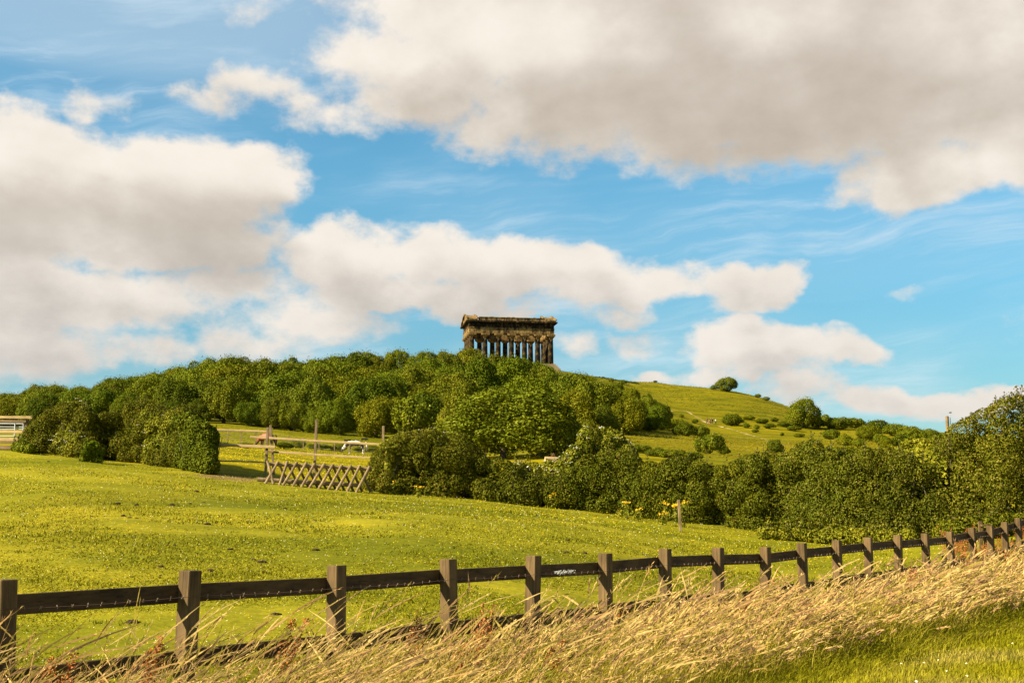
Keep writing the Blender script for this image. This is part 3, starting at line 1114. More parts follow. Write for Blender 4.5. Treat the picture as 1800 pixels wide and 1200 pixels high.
def bush(name, prof, label, cat, mat=LEAF_HEDGE, thick=1.7, leaf=.078, lump=(.16, .48), dens=2500, tint=(1, 1, 1), group=None, dist=None, flowers=0, flower_zone=(.3, 1.0), seed=1, over=.5, ragged=.06, back=0.0, open_=.82):
    """prof: [(px, row of the foot, row of the top)...] as the photo shows it; real size follows from where the foot meets the ground"""
    r = np.random.default_rng(seed)
    prof = np.array(prof, float)
    feet = np.array([(gpt(p, dist, b) if dist else hit(p, b)) for p, b, _ in prof])
    root_p = feet[len(feet) // 2]
    w_m = sum(np.linalg.norm(feet[i + 1] - feet[i]) for i in range(len(feet) - 1))
    hts = []
    for (p, b, tp), f_ in zip(prof, feet):
        d = pxdir(p, tp)
        hts.append(max(d[2] / d[1] * (f_[1] + .3 * thick) - f_[2], .3))
    hts = np.array(hts)
    area = w_m * hts.mean()
    nl = int(area / (np.mean(lump) ** 2) * 1.7) + 8
    k = r.uniform(0, len(prof) - 1, nl)
    i0 = np.minimum(k.astype(int), len(prof) - 2)
    fr = (k - i0)[:, None]
    base = feet[i0] * (1 - fr) + feet[i0 + 1] * fr
    h = hts[i0] * (1 - fr[:, 0]) + hts[i0 + 1] * fr[:, 0]
    h = h * (1 + .085 * vnoise(base[:, 0], base[:, 1], 1.15, seed * 7 + 1) + .05 * vnoise(base[:, 0], base[:, 1], 3.1, seed * 7 + 2))
    rad = r.uniform(lump[0], lump[1], nl)
    rad = np.minimum(rad, h * .45)
    qv = r.uniform(0, 1, nl) ** .9
    away = base.copy()
    away[:, 2] = 0
    away = unit(away)
    qz = np.clip(qv * h, rad * .75, np.maximum(h - rad * .95, rad * .75))
    frac = qz / h
    dep = thick * (.10 + .42 * frac ** 2) + np.abs(r.normal(0, .26, nl))
    dep = dep + thick * .30 * np.maximum(vnoise(base[:, 0], qz * 1.2, 1.5, seed * 7 + 3) + .15, -.3)
    far = r.random(nl) < .38
    dep = np.where(far, thick * (1 - .35 * frac ** 2), dep)
    dep = np.where(frac > .8, thick * r.uniform(.3, .85, nl), dep) + back
    cen = base + away * dep[:, None]
    cen[:, 2] = base[:, 2] + qz
    n = int(area * dens * 1.5)
    P, N = lobe_points(cen, rad, n, r, None, open_, .10)
    lf = np.full(len(P), leaf)
    # big leaves deep inside close the hedge
    ni = int(area * 260)
    ki = r.integers(0, nl, ni)
    PI = base[ki] + away[ki] * (thick * r.uniform(.45, .8, ni))[:, None]
    PI[:, 2] = base[ki, 2] + r.uniform(.02, .86, ni) * h[ki]
    P, N, lf = np.vstack([P, PI]), np.vstack([N, -away[ki]]), np.append(lf, np.full(ni, leaf * 1.5))
    # leafy sprays standing out of the top and the face
    ns = int(w_m * 6 * ragged / .06)
    twigs = []
    ks = r.choice(nl, ns, p=(frac ** 3 + .02) / (frac ** 3 + .02).sum())
    for k_ in ks:
        ln = over * r.uniform(.2, .75)
        d_ = unit(np.array([r.normal(.1, .35), r.normal(-.15, .3), 1.0]))
        st_ = cen[k_] + d_ * rad[k_] * .6
        q_ = r.random(int(ln * 70) + 6) ** .8
        P = np.vstack([P, st_ + d_ * (q_ * (ln + rad[k_] * .4))[:, None] + r.normal(0, 1, (len(q_), 3)) * (.075 * (1.1 - q_))[:, None]])
        N = np.vstack([N, unit(r.normal(0, 1, (len(q_), 3)) + d_ * .4)])
        lf = np.append(lf, np.full(len(q_), leaf * .85))
        twigs.append((st_, st_ + d_ * (ln + rad[k_] * .4)))
    P[:, 2] = np.maximum(P[:, 2], ground_z(P[:, 0], P[:, 1]) + .03)
    V, Q = leaf_quads(P, N, lf, lf * .66, r)
    root = empty(name, root_p)
    tag(root, label, cat, group)
    o = link('foliage', npmesh('foliage', V - root_p, Q), mat, root)
    o.color = (*tint, 1)
    mb = stems_mesh(base + away * thick * .55 - root_p, max(4, int(w_m * 3)), float(hts.mean()), seed)
    for a_, b_ in twigs:
        mb.tube([a_ - root_p, b_ - root_p], [.009, .004], 4)
    tag(mb.build('stems', BARK, root), kind='stuff')
    if flowers:
        cand = (P[:, 2] - root_p[2] > hts.mean() * flower_zone[0]) & (N[:, 2] > -.2) & (N[:, 1] < .3)
        ids = r.choice(np.nonzero(cand)[0], flowers)
        FP = P[ids] + N[ids] * .06
        m5 = 9
        cl = np.repeat(FP, m5, 0) + r.normal(0, 1, (flowers * m5, 3)) * np.array([.07, .05, .022])
        Vf, Qf = leaf_quads(cl, np.tile([[0, -.3, 1.0]], (len(cl), 1)), .07, .06, r, .5, .3)
        link('blossom', npmesh('blossom', Vf - root_p, Qf), BLOSSOM, root)
    return root


bush('hawthorn_hedge', [(52, 793, 742), (80, 797, 724), (110, 800, 712), (150, 806, 716), (190, 809, 713), (240, 814, 712), (290, 820, 712), (325, 824, 716)], 'dense hawthorn hedge on the left of the paddock gap', 'hedge', thick=1.9, seed=31, tint=(1.02, .98, 1.0), ragged=.08)
bush('end_bush', [(296, 820, 726), (318, 824, 718), (338, 830, 722), (356, 833, 732), (368, 834, 752)], 'dark rounded bush ending the left hedge at the gap', 'bush', LEAF_TREE, thick=2.0, leaf=.10, seed=32, tint=(.72, .76, .8))
bush('elder_bush', [(228, 812, 742), (250, 814, 722), (275, 817, 713), (300, 820, 722), (318, 822, 745)], 'elder bush with white blossom bulging from the left hedge', 'bush', LEAF_ELDER, thick=1.1, leaf=.10, seed=33, flowers=46, back=-.25, tint=(.95, .98, .9))
bush('elder_bush', [(112, 800, 712), (132, 803, 696), (152, 806, 704)], 'small pale elder topping the left hedge near its outer end', 'bush', LEAF_ELDER, thick=1.0, leaf=.10, seed=34, flowers=14, flower_zone=(.55, 1), back=.8)
bush('elder_bush', [(108, 800, 752), (122, 802, 744), (136, 804, 756)], 'little elder with white blossom low in the left hedge', 'bush', LEAF_ELDER, thick=.6, leaf=.12, seed=35, flowers=12, back=-.2)
bush('nettle_clump', [(26, 793, 775), (40, 797, 772), (56, 799, 782)], 'low green nettle clump at the outer foot of the left hedge', 'plant', LEAF_TREE, thick=.7, leaf=.11, lump=(.14, .24), seed=36, tint=(.95, 1.0, .9))
bush('nettle_clump', [(146, 812, 786), (160, 813, 776), (176, 814, 788)], 'green nettle clump against the middle of the left hedge', 'plant', LEAF_TREE, thick=.5, leaf=.10, lump=(.13, .22), seed=37, back=-.35, tint=(.95, 1.05, .9))

bush('bramble_hedge', [(643, 860, 835), (655, 864, 808), (680, 868, 778), (715, 870, 758), (760, 873, 753), (800, 876, 762), (835, 878, 785), (862, 881, 812)], 'dense russet-tipped bramble mound right of the cross-pole jump', 'hedge', thick=2.3, seed=41, tint=(1.0, .95, 1.0), ragged=.09, over=.35)
bush('elder_bush', [(676, 868, 772), (700, 868, 752), (735, 870, 741), (760, 872, 744), (792, 874, 758)], 'pale elder rising behind the bramble mound', 'bush', LEAF_ELDER, thick=1.4, leaf=.10, seed=42, flowers=26, flower_zone=(.6, 1), back=1.6)
bush('hawthorn_hedge', [(840, 879, 800), (880, 884, 812), (920, 888, 826), (960, 893, 834), (1005, 896, 836)], 'low dark stretch of hedge under the spreading tree', 'hedge', thick=1.9, seed=43, tint=(.92, .92, .95))
bush('elder_bush', [(888, 884, 808), (915, 887, 796), (950, 890, 800), (985, 893, 812), (1015, 896, 815)], 'pale flowering elder in the dip of the hedge', 'bush', LEAF_ELDER, thick=1.2, leaf=.10, seed=44, flowers=70, flower_zone=(.45, 1), back=.6)
bush('elder_bush', [(990, 896, 800), (1010, 897, 775), (1040, 898, 756), (1065, 900, 753), (1092, 902, 770), (1112, 905, 792)], 'tall elder with white blossom standing above the hedge', 'bush', LEAF_ELDER, thick=1.5, leaf=.10, seed=45, flowers=60, flower_zone=(.5, 1), back=.4, tint=(.88, .92, .85), over=.6)
bush('hawthorn_hedge', [(975, 894, 838), (1010, 898, 812), (1060, 902, 796), (1110, 908, 800), (1160, 914, 806), (1215, 920, 806), (1245, 924, 812)], 'hedge stretch behind the yellow ragwort and thin stake', 'hedge', thick=2.0, seed=46, tint=(.88, .92, .9))
bush('hawthorn_hedge', [(1165, 915, 814), (1200, 919, 806), (1240, 923, 804), (1290, 930, 803), (1340, 936, 806)], 'hedge stretch right of the thin stake, below the hill scrub', 'hedge', thick=2.0, seed=47, tint=(.86, .9, .9))
bush('hawthorn_hedge', [(1315, 932, 806), (1370, 938, 800), (1420, 944, 796), (1470, 949, 797), (1500, 951, 806)], 'olive hedge stretch in the middle of the right-hand hedge', 'hedge', LEAF_OLD, thick=2.0, leaf=.078, seed=48, tint=(.82, .9, .85), over=.55, ragged=.10)
bush('hawthorn_hedge', [(1475, 950, 804), (1520, 952, 800), (1570, 952, 797), (1620, 950, 800), (1660, 948, 806)], 'russet-flecked hedge stretch left of the tall thorn tree', 'hedge', LEAF_OLD, thick=1.9, leaf=.074, seed=49, tint=(.82, .86, .85), ragged=.10)
bush('hazel_bush', [(1535, 945, 800), (1570, 946, 775), (1605, 947, 760), (1640, 947, 765), (1670, 946, 790)], 'yellow-green hazel bush rising behind the hedge left of the pole', 'bush', LEAF_ELDER, thick=1.5, leaf=.10, seed=50, back=2.6, tint=(.92, .92, .7))
bush('thorn_tree', [(1590, 946, 800), (1625, 945, 775), (1655, 944, 762), (1690, 942, 735), (1720, 940, 726), (1755, 938, 722), (1785, 934, 716), (1815, 930, 704), (1850, 925, 700), (1900, 920, 705)], 'tall olive thorn tree filling the right end of the hedge', 'tree', LEAF_OLD, thick=2.6, leaf=.075, lump=(.18, .44), dens=1900, seed=51, tint=(1.0, 1.0, .95), over=.5, ragged=.10, open_=.9)
bush('bramble_bush', [(1650, 953, 915), (1690, 952, 908), (1740, 946, 905), (1790, 938, 900), (1850, 930, 900)], 'low leafy brambles at the foot of the thorn tree', 'bush', LEAF_HEDGE, thick=.9, leaf=.085, lump=(.16, .3), seed=52, back=-.5, tint=(1.1, 1.08, 1.0))
bush('hedge_foot_weeds', [(1340, 948, 925), (1380, 950, 925), (1430, 953, 930), (1480, 955, 925), (1530, 957, 930), (1600, 957, 928)], 'strip of tall weeds along the foot of the right-hand hedge', 'plants', LEAF_ELDER, thick=.6, leaf=.09, lump=(.12, .24), seed=53, back=-.6, tint=(.95, .95, .8))

# ------------------------------------------------------------------ woodwork
WEATHERED = wood_mat('brown_fence_wood', (.022, .013, .0045), (.165, .100, .038), (10, 10, .6), 3.2)
RAILWOOD = wood_mat('dark_rail_wood', (.018, .010, .004), (.105, .062, .022), (1.6, 9, 9), 2.2)
PALE = wood_mat('pale_rail_wood', (.29, .185, .07), (.52, .36, .16), (.8, 7, 7), 3.0)
GREYWOOD = wood_mat('grey_pole_wood', (.085, .055, .026), (.30, .205, .10), (6, 6, 1.2), 3.0)
BROWNRAIL = wood_mat('brown_rail_wood', (.10, .062, .03), (.27, .18, .09), (.8, 6, 6), 3.0)

# roadside fence
fence = empty('wooden_fence', (posts[1][0], posts[1][1], posts[1][2] - POST_H))
tag(fence, 'long brown post-and-rail fence along the verge with barbed wire', 'fence')
f0 = np.array(fence.location)
yaw = math.atan2(FD[1], FD[0])
rf = random.Random(4)
PS = .134
for i, p in enumerate(posts):
    mb = MB()
    hh = POST_H + .25
    mb.box((0, 0, -hh / 2 + 0), (PS / 2, PS / 2, hh / 2))
    o = mb.build('post', WEATHERED, fence, .006)
    o.location = (p - f0)
    o.rotation_euler = (rf.uniform(-.022, .022), rf.uniform(-.022, .022), yaw + rf.uniform(-.06, .06))
n3d = np.array([FN[0], FN[1], 0])
for i in range(len(posts) - 1):
    for dz, hgt in ((-.11, .148), (-.645, .15)):
        a_, b_ = posts[i] - f0, posts[i + 1] - f0
        off = -n3d * (PS / 2 + .024) + np.array([0, 0, dz - hgt / 2])
        dd = unit(b_ - a_)
        a2, b2 = a_ + off + dd * .004, b_ + off - dd * .004
        L = np.linalg.norm(b2 - a2)
        mb = MB()
        mb.box((0, 0, 0), (L / 2, .022, hgt / 2))
        o = mb.build('rail', RAILWOOD, fence, .004)
        o.location = (a2 + b2) / 2 + np.array([0, 0, rf.uniform(-.006, .006)])
        o.rotation_euler = (0, -math.asin(dd[2]), math.atan2(dd[1], dd[0]))
WIRE = flat_mat('rusty_wire', (.10, .05, .03), .6, .4)
BARB = flat_mat('bright_barbs', (.26, .19, .12), .7, .1)
mb, mbb = MB(), MB()
for i in range(len(posts) - 1):
    a_ = posts[i] - f0 + n3d * (PS / 2 + .006) + np.array([0, 0, -.205])
    b_ = posts[i + 1] - f0 + n3d * (PS / 2 + .006) + np.array([0, 0, -.205])
    sag = .012
    pts = [a_ + (b_ - a_) * k / 8 + np.array([0, 0, -sag * math.sin(math.pi * k / 8)]) for k in range(9)]
    mb.tube(pts, .0022, 4, False)
    L = np.linalg.norm(b_ - a_)
    nb = int(L / .125)
    for k in range(1, nb):
        c_ = a_ + (b_ - a_) * (k + rf.uniform(-.1, .1)) / nb + np.array([0, 0, -sag * math.sin(math.pi * k / nb)])
        for s_ in range(2):
            v_ = np.array([rf.uniform(-.6, .6), rf.uniform(-.3, .3), rf.uniform(.4, 1)])
            v_ = v_ / np.linalg.norm(v_) * .017
            mbb.tube([c_ - v_ * rf.uniform(.4, 1), c_ + v_], .0019, 4, False)
wire = mb.build('barbed_wire', WIRE, fence)
mbb.build('barb', BARB, wire)['kind'] = 'stuff'

# a tuft of wool caught on the wire
wp_ = posts[5] + (posts[6] - posts[5]) * .30 + n3d * (PS / 2 + .012) + np.array([0, 0, -.20])
wool = MB()
dirw = unit(posts[6] - posts[5])
for k in range(60):
    c_ = dirw * rf.uniform(-.16, .28) + np.array([0, 0, rf.uniform(-.014, .012)])
    e_ = c_ + dirw * rf.uniform(-.06, .06) + np.array([0, rf.uniform(-.01, .01), rf.uniform(-.02, .02)])
    wool.tube([c_, (c_ + e_) / 2 + np.array([0, 0, .008]), e_], .0026, 4)
o = wool.build('wool_tuft', flat_mat('sheep_wool', (.72, .70, .64), .95, .1))
o.location = wp_
tag(o, 'strand of white wool snagged on the barbed wire', 'wool')


def px_bar(mbx, a, b, Y, wd, ht, org):
    mbx.bar(pt(*a, Y) - org, pt(*b, Y) - org, wd, ht)


# the tall rail fence in the hedge gap, behind the jump
YA = hit(466, 837)[1] + .4
org = gpt(466, YA, 837)
pf = empty('paddock_rails', org)
tag(pf, 'tall post-and-rail fence with pale rails across the hedge gap', 'fence')


def post_px(par, top, bot, Y, wd, mat=GREYWOOD, name='post', down=.4):
    a_, b_ = pt(*top, Y), pt(*bot, Y)
    b_ = b_ - unit(a_ - b_) * down
    mbx = MB()
    mbx.bar(b_ - np.array(par.location), a_ - np.array(par.location), wd, wd, (0, 1, 0))
    return mbx.build(name, mat, par, .006)


def rail_px(par, a, b, Y, ht, mat=PALE, th=.05, name='rail', Y2=None):
    a_, b_ = pt(*a, Y), pt(*b, Y2 or Y)
    c_ = (a_ + b_) / 2
    dd = b_ - a_
    L = np.linalg.norm(dd)
    mbx = MB()
    n_ = 8
    for k in range(1):
        mbx.box((0, 0, 0), (L / 2, th / 2, ht / 2))
    o = mbx.build(name, mat, par, .008)
    dd = dd / L
    o.location = c_ - np.array(par.location)
    o.rotation_euler = (0, -math.asin(dd[2]), math.atan2(dd[1], dd[0]))
    return o


px2m = YA / F
post_px(pf, (471, 751), (466.5, 838), YA, .105)
post_px(pf, (475.5, 747), (480.5, 822), YA + 1.1, .10)
post_px(pf, (556.7, 737), (552, 838), YA + 1.6, .105)
post_px(pf, (674, 748.5), (672, 852), YA + 2.2, .105)
rail_px(pf, (440, 767.5), (556, 774.5), YA + .95, .092)
rail_px(pf, (556.3, 774.6), (674, 781), YA + 1.52, .088)
rail_px(pf, (374, 781), (484, 785.5), YA - .10, .125)
rail_px(pf, (473, 793), (553, 798.5), YA + .98, .090)
rail_px(pf, (553.3, 798.6), (672, 806), YA + 1.5, .088)
rail_px(pf, (340, 753.5), (470, 758), YA + .12, .07)
rail_px(pf, (340, 808), (466, 812), YA + .10, .065)
rail_px(pf, (464.5, 792.5), (490, 794.5), YA + .2, .085, BROWNRAIL)

# cross-pole jump
YJ = hit(560, 858)[1]
org = gpt(560, YJ, 858)
jf = empty('cross_pole_jump', org)
tag(jf, 'rustic jump of crossed grey poles carrying two logs', 'jump')
S2 = lambda x, y: (440 + x / 7.5, 730 + y / 7.5)
feet = [(190, 910), (380, 930), (420, 940), (555, 945), (665, 955), (775, 960), (900, 970), (1030, 975), (1140, 985), (1280, 990), (1410, 985)]
tops = [(370, 605), (490, 605), (615, 615), (740, 620), (850, 633), (980, 632), (1090, 645), (1210, 650), (1330, 655), (1445, 660), (1575, 670)]
jy = lambda x: YJ + (x - 800) / 1400 * .5


def pole(a, b, r0, mat=GREYWOOD, name='pole'):
    mbx = MB()
    n_ = 5
    pts = [a + (b - a) * k / n_ + np.array([random.uniform(-.006, .006)] * 3) * (0 < k < n_) for k in range(n_ + 1)]
    c_ = (a + b) / 2
    mbx.tube([p - c_ for p in pts], [r0 * random.uniform(.93, 1.07) for _ in pts], 9)
    o = mbx.build(name, mat, jf)
    o.location = c_ - np.array(jf.location)
    return o


for (fx, fy), (tx, ty) in zip(feet, tops):
    a_ = pt(*S2(fx, fy), jy(fx) - .35)
    b_ = pt(*S2(tx, ty), jy(tx) - .02)
    pole(a_ - unit(b_ - a_) * .12, b_, .052)
    # its partner leans the other way behind
    if fx == feet[-1][0]:
        continue
    a2 = pt(*S2(tx + 165, fy - 15), jy(tx) + .75)
    b2 = pt(*S2(tx - 12, ty + 4), jy(tx) + .10)
    a2[2] = float(ground_z(a2[0], a2[1])) - .1
    pole(a2, b2, .05)
pole(pt(*S2(305, 900), jy(300) - .3), pt(*S2(226, 598), jy(226) - .06), .055)
pole(pt(*S2(245, 640), jy(245) + .06), pt(*S2(1600, 705), jy(1600) + .06), .072, name='upper_log')
pole(pt(*S2(95, 842), jy(95) + .02), pt(*S2(1445, 922), jy(1445) + .02), .085, name='lower_log')

# rails and gate at the outer end of the left hedge
YL = hit(20, 791)[1]
lf = empty('corral_rails', gpt(20, YL, 791))
tag(lf, 'stacked pale and brown rails of a corral left of the hedge', 'fence')
post_px(lf, (46.5, 738), (46.5, 793), YL + .12, .13, BROWNRAIL)
post_px(lf, (-60, 738), (-60, 793), YL + .12, .13, BROWNRAIL)
rail_px(lf, (-110, 731.5), (57, 733.5), YL - .02, .125)
rail_px(lf, (-110, 738.5), (46, 740.5), YL + .0, .10, BROWNRAIL)
rail_px(lf, (-110, 756), (46, 759), YL - .03, .135)
rail_px(lf, (-110, 770), (47, 772.5), YL - .02, .14)
rail_px(lf, (-110, 776), (37, 777), YL - .08, .10, BROWNRAIL)
rail_px(lf, (-110, 785), (24, 786), YL - .12, .17, BROWNRAIL, .12)
gt = empty('metal_gate', gpt(10, YL + 3.5, 770))
tag(gt, 'grey tubular metal gate seen between the corral rails', 'gate')
g0 = np.array(gt.location)
STEEL = flat_mat('galvanised_steel', (.42, .42, .40), .5, .5, .1, 4, .5)
mb = MB()
for yy in (744.2, 766):
    mb.tube([pt(-90, yy - .4, YL + 3.5) - g0, pt(41, yy + .4, YL + 3.5) - g0], .028, 7)
for xx in (-90, 41):
    mb.tube([pt(xx, 744, YL + 3.5) - g0, pt(xx, 772, YL + 3.5) - g0], .03, 7)
mb.build('gate_frame', STEEL, gt)
for yy in (749.6, 753.6, 760):
    mb = MB()
    mb.tube([pt(-90, yy - .4, YL + 3.52) - g0, pt(41, yy + .4, YL + 3.52) - g0], .018, 6)
    mb.build('bar', STEEL, gt)
mb = MB()
mb.tube([pt(26.5, 744, YL + 3.46) - g0, pt(25.5, 766, YL + 3.46) - g0], .03, 6)
mb.build('brace', STEEL, gt)

# wire fence and low growth between the two fields
YW = 108
wf = empty('wire_fence', gpt(500, YW, 785))
tag(wf, 'thin wire fence on slim stakes between the two fields', 'fence')
w0 = np.array(wf.location)
tops_ = []
for px in (374, 400, 424, 450, 478, 507, 533, 561, 588, 615, 640, 664, 690, 716):
    Yp = 110 + (px - 500) * .055
    b_ = gpt(px, Yp, 785)
    mb = MB()
    mb.bar(b_ - w0 - np.array([0, 0, .2]), b_ - w0 + np.array([random.uniform(-.03, .03), 0, 1.12]), .075, .075, (0, 1, 0))
    mb.build('stake', GREYWOOD, wf)
    tops_.append(b_)
for hz in (.35, .68, 1.0):
    mb = MB()
    mb.tube([b_ - w0 + np.array([0, -.045, hz]) for b_ in tops_], .012, 4, False)
    mb.build('wire', STEEL, wf)
LOW = [(388, 786, 30, 9, 'deep green', 'low dark scrub at the left end of the wire fence'), (432, 787, 34, 8, 'dark green', 'low dark scrub left of the chestnut horse'), (498, 788, 30, 10, 'dark green', 'dark scrub right of the chestnut horse, at the wire fence'),
       (524, 787, 32, 12, 'pale green', 'pale rounded bush by the wire fence, left of the tallest post'), (560, 789, 44, 9, 'deep green', 'long low bush by the wire fence behind the tallest post'),
       (595, 793, 32, 12, 'yellow-green', "yellowish bush by the pinto's nose"), (633, 794, 28, 9, 'mid-green', 'low bush behind the pinto'), (655, 795, 34, 12, 'yellow-green', "yellowish bush behind the pinto's tail"), (350, 786, 40, 10, 'dark green', 'low dark scrub hidden behind the dark hedge end')]
for (px, py, wp, hp, tint, lab) in LOW:
    B = hit(px, py, 80)
    m_ = B[1] / F
    tree('field_bush', B, hp * m_ * 1.1, wp * m_, random.choice(SHRUBS), lab, 'bush', 'low bushes along the wire fence', TINTS[tint], clear=.0, trunk=False)

# pole above the hedge, stake with ragwort, stile
YP = 78
org = gpt(1667, YP, 780)
po = empty('utility_pole', org)
tag(po, 'round wooden pole with a thin metal mast behind the thorn tree', 'pole')
mb = MB()
h_ = pt(1667, 731, YP)[2] - org[2]
mb.tube([(0, 0, -.4), (0, 0, h_ * .5), (0, 0, h_ - .03), (0, 0, h_)], [.13, .115, .105, .08], 12)
mb.build('shaft', GREYWOOD, po)
mb = MB()
h2 = pt(1672, 725, YP)[2] - org[2]
mb.tube([(.20, .02, h_ - 2.2), (.20, .02, h2)], .022, 6)
mb.build('mast', STEEL, po)
mb = MB()
mb.bar((.16, .02, h2), (.30, .02, h2 + .01), .05, .07)
mb.build('bracket', flat_mat('dark_iron', (.05, .05, .05), .5, .4), po)

B = hit(1196, 934)
st = MB()
h_ = pt(1194, 878, B[1])[2] - B[2]
st.bar((.02, 0, -.25), (-.04, 0, h_), .085, .085, (0, 1, 0))
o = st.build('wooden_stake', GREYWOOD, None, .008)
o.location = B
tag(o, 'thin upright wooden stake standing before the hedge by the ragwort', 'stake')

B = gpt(1727, 33.5, 950)
sg = empty('stile', B)
tag(sg, 'small wooden stile with a flat step behind the far fence posts', 'stile')
zt = lambda y_: pt(1727, y_, B[1])[2] - B[2]
xo = lambda x_: pt(x_, 925, B[1])[0] - B[0]
mb = MB()
mb.bar((xo(1723), 0, -.3), (xo(1723), 0, zt(916)), .09, .09, (0, 1, 0))
mb.build('post', WEATHERED, sg, .005)
mb = MB()
mb.bar((xo(1733), .05, -.3), (xo(1733), .05, zt(927)), .09, .09, (0, 1, 0))
mb.build('post', WEATHERED, sg, .005)
mb = MB()
mb.bar((xo(1721), -.09, zt(923)), (xo(1738), -.09, zt(923)), .25, .055)
mb.build('step', WEATHERED, sg, .005)

B = gpt(985, 60, 830)
lg = MB()
zl = pt(985, 809, 60)[2]
lg.tube([pt(958, 806, 60) - B, pt(985, 808, 60.2) - B, pt(1018, 813, 60.4) - B], [.10, .11, .08], 9, True, .2)
o = lg.build('fallen_log', PALE)
o.location = B
tag(o, 'pale bleached log lying across the dip behind the flowering elder', 'log')
lg = MB()
lg.tube([pt(964, 830, 62) - B, pt(966, 802, 62) - B], [.16, .14], 8, True, .25)
lg.tube([pt(975, 830, 62.1) - B, pt(972, 803, 62.1) - B, pt(973, 795.5, 62.1) - B], [.22, .18, .03], 7, True, .25)
o = lg.build('tree_stump', flat_mat('rotten_wood', (.07, .035, .018), .95, .1, .4, 5))
o.location = B
tag(o, 'dark brown splintered stump poking up behind the pale log', 'stump')

# ------------------------------------------------------------------ path on the hill
PATH = [(1130, 722), (1180, 722.5), (1207, 722.5), (1214, 727), (1222, 731.5), (1232, 737), (1240, 742), (1250, 745.5), (1262, 748.5), (1280, 753), (1300, 759), (1320, 765), (1345, 772), (1370, 780), (1400, 789)]
C0 = np.array([hit(*p, 100) for p in PATH])
t_ = np.linspace(0, len(C0) - 1, 160)
C1 = np.stack([np.interp(t_, np.arange(len(C0)), C0[:, i]) for i in range(3)], 1)
dr = np.gradient(C1[:, :2], axis=0)
dr = unit(dr)
nr = np.stack([-dr[:, 1], dr[:, 0]], 1)
wd = (.38 + .22 * np.sin(t_ * 3.1) + .5 * np.exp(-((t_ - 5.6) / 1.0) ** 2))
L_ = C1[:, :2] + nr * wd[:, None]
R_ = C1[:, :2] - nr * wd[:, None]
PV = np.vstack([np.column_stack([L_, ground_z(L_[:, 0], L_[:, 1]) + .06]), np.column_stack([R_, ground_z(R_[:, 0], R_[:, 1]) + .06])])
nn_ = len(L_)
PQ = np.array([[i, i + 1, nn_ + i + 1, nn_ + i] for i in range(nn_ - 1)])
pm, t, out = newmat('trodden_soil')
tcx = t.add('ShaderNodeTexCoord').outputs['Object']
c = t.ramp(t.noise(tcx, .25, 5, .7), [(0.42, (.155, .128, .004)), (0.52, (.24, .18, .05)), (0.62, (.50, .37, .19))])
principled(t, out, c, .95, .1)
o = link('path', npmesh('path', PV, PQ), pm)
tag(o, 'worn pale footpath climbing the open hill', 'path', kind='structure')

# ------------------------------------------------------------------ horses, walkers, troughs


def skin_obj(name, verts, edges, radii, mat, parent, root=0, sub=2):
    me = bpy.data.meshes.new(name)
    me.from_pydata([tuple(v) for v in verts], edges, [])
    o = link(name, me, mat, parent)
    sk = o.modifiers.new('skin', 'SKIN')
    sk.use_smooth_shade = True
    ly = me.skin_vertices[0] if me.skin_vertices else None
    if ly is None:
        bm = bmesh.new()
        bm.from_mesh(me)
        bm.verts.layers.skin.verify()
        bm.to_mesh(me)
        bm.free()
        ly = me.skin_vertices[0]
    for i, r_ in enumerate(radii):
        ly.data[i].radius = r_ if isinstance(r_, tuple) else (r_, r_)
        ly.data[i].use_root = (i == root)
    sb = o.modifiers.new('smooth', 'SUBSURF')
    sb.levels = sb.render_levels = sub
    return o


def coat_mat(name, kind):
    m, t, out = newmat(name)
    tcx = t.add('ShaderNodeTexCoord').outputs['Object']
    s_ = t.add('ShaderNodeSeparateXYZ')
    t.link(tcx, s_.inputs[0])
    n = t.noise(tcx, 1.6, 2, .4)
    if kind == 'pinto':
        f = None
        for (cx_, cz_, rx_, rz_) in [(-.58, .98, .46, .24), (.40, .98, .52, .22), (.42, 1.56, .36, .16), (-1.43, .28, .20, .30), (-.18, 1.5, .20, .1), (.84, .72, .14, .2), (-.5, .66, .1, .16)]:
            d = t.vec('MULTIPLY', t.vec('SUBTRACT', tcx, (cx_, 0, cz_)), (1 / rx_, 0, 1 / rz_))
            v = t.math('SUBTRACT', 1.0, t.vec('DOT_PRODUCT', d, d))
            f = v if f is None else t.math('MAXIMUM', f, v)
        f = t.smooth(t.math('ADD', f, t.math('MULTIPLY_ADD', n, .8, -.22)), -.02, .03)
        c = t.mix(f, (.62, .55, .44), (.035, .018, .012))
    else:
        leg = t.smooth(s_.outputs[2], .55, .95)
        c = t.mix(leg, (.025, .012, .008), t.ramp(n, [(.3, (.13, .034, .005)), (.7, (.20, .052, .008))]))
    principled(t, out, c, .55, .35)
    return m


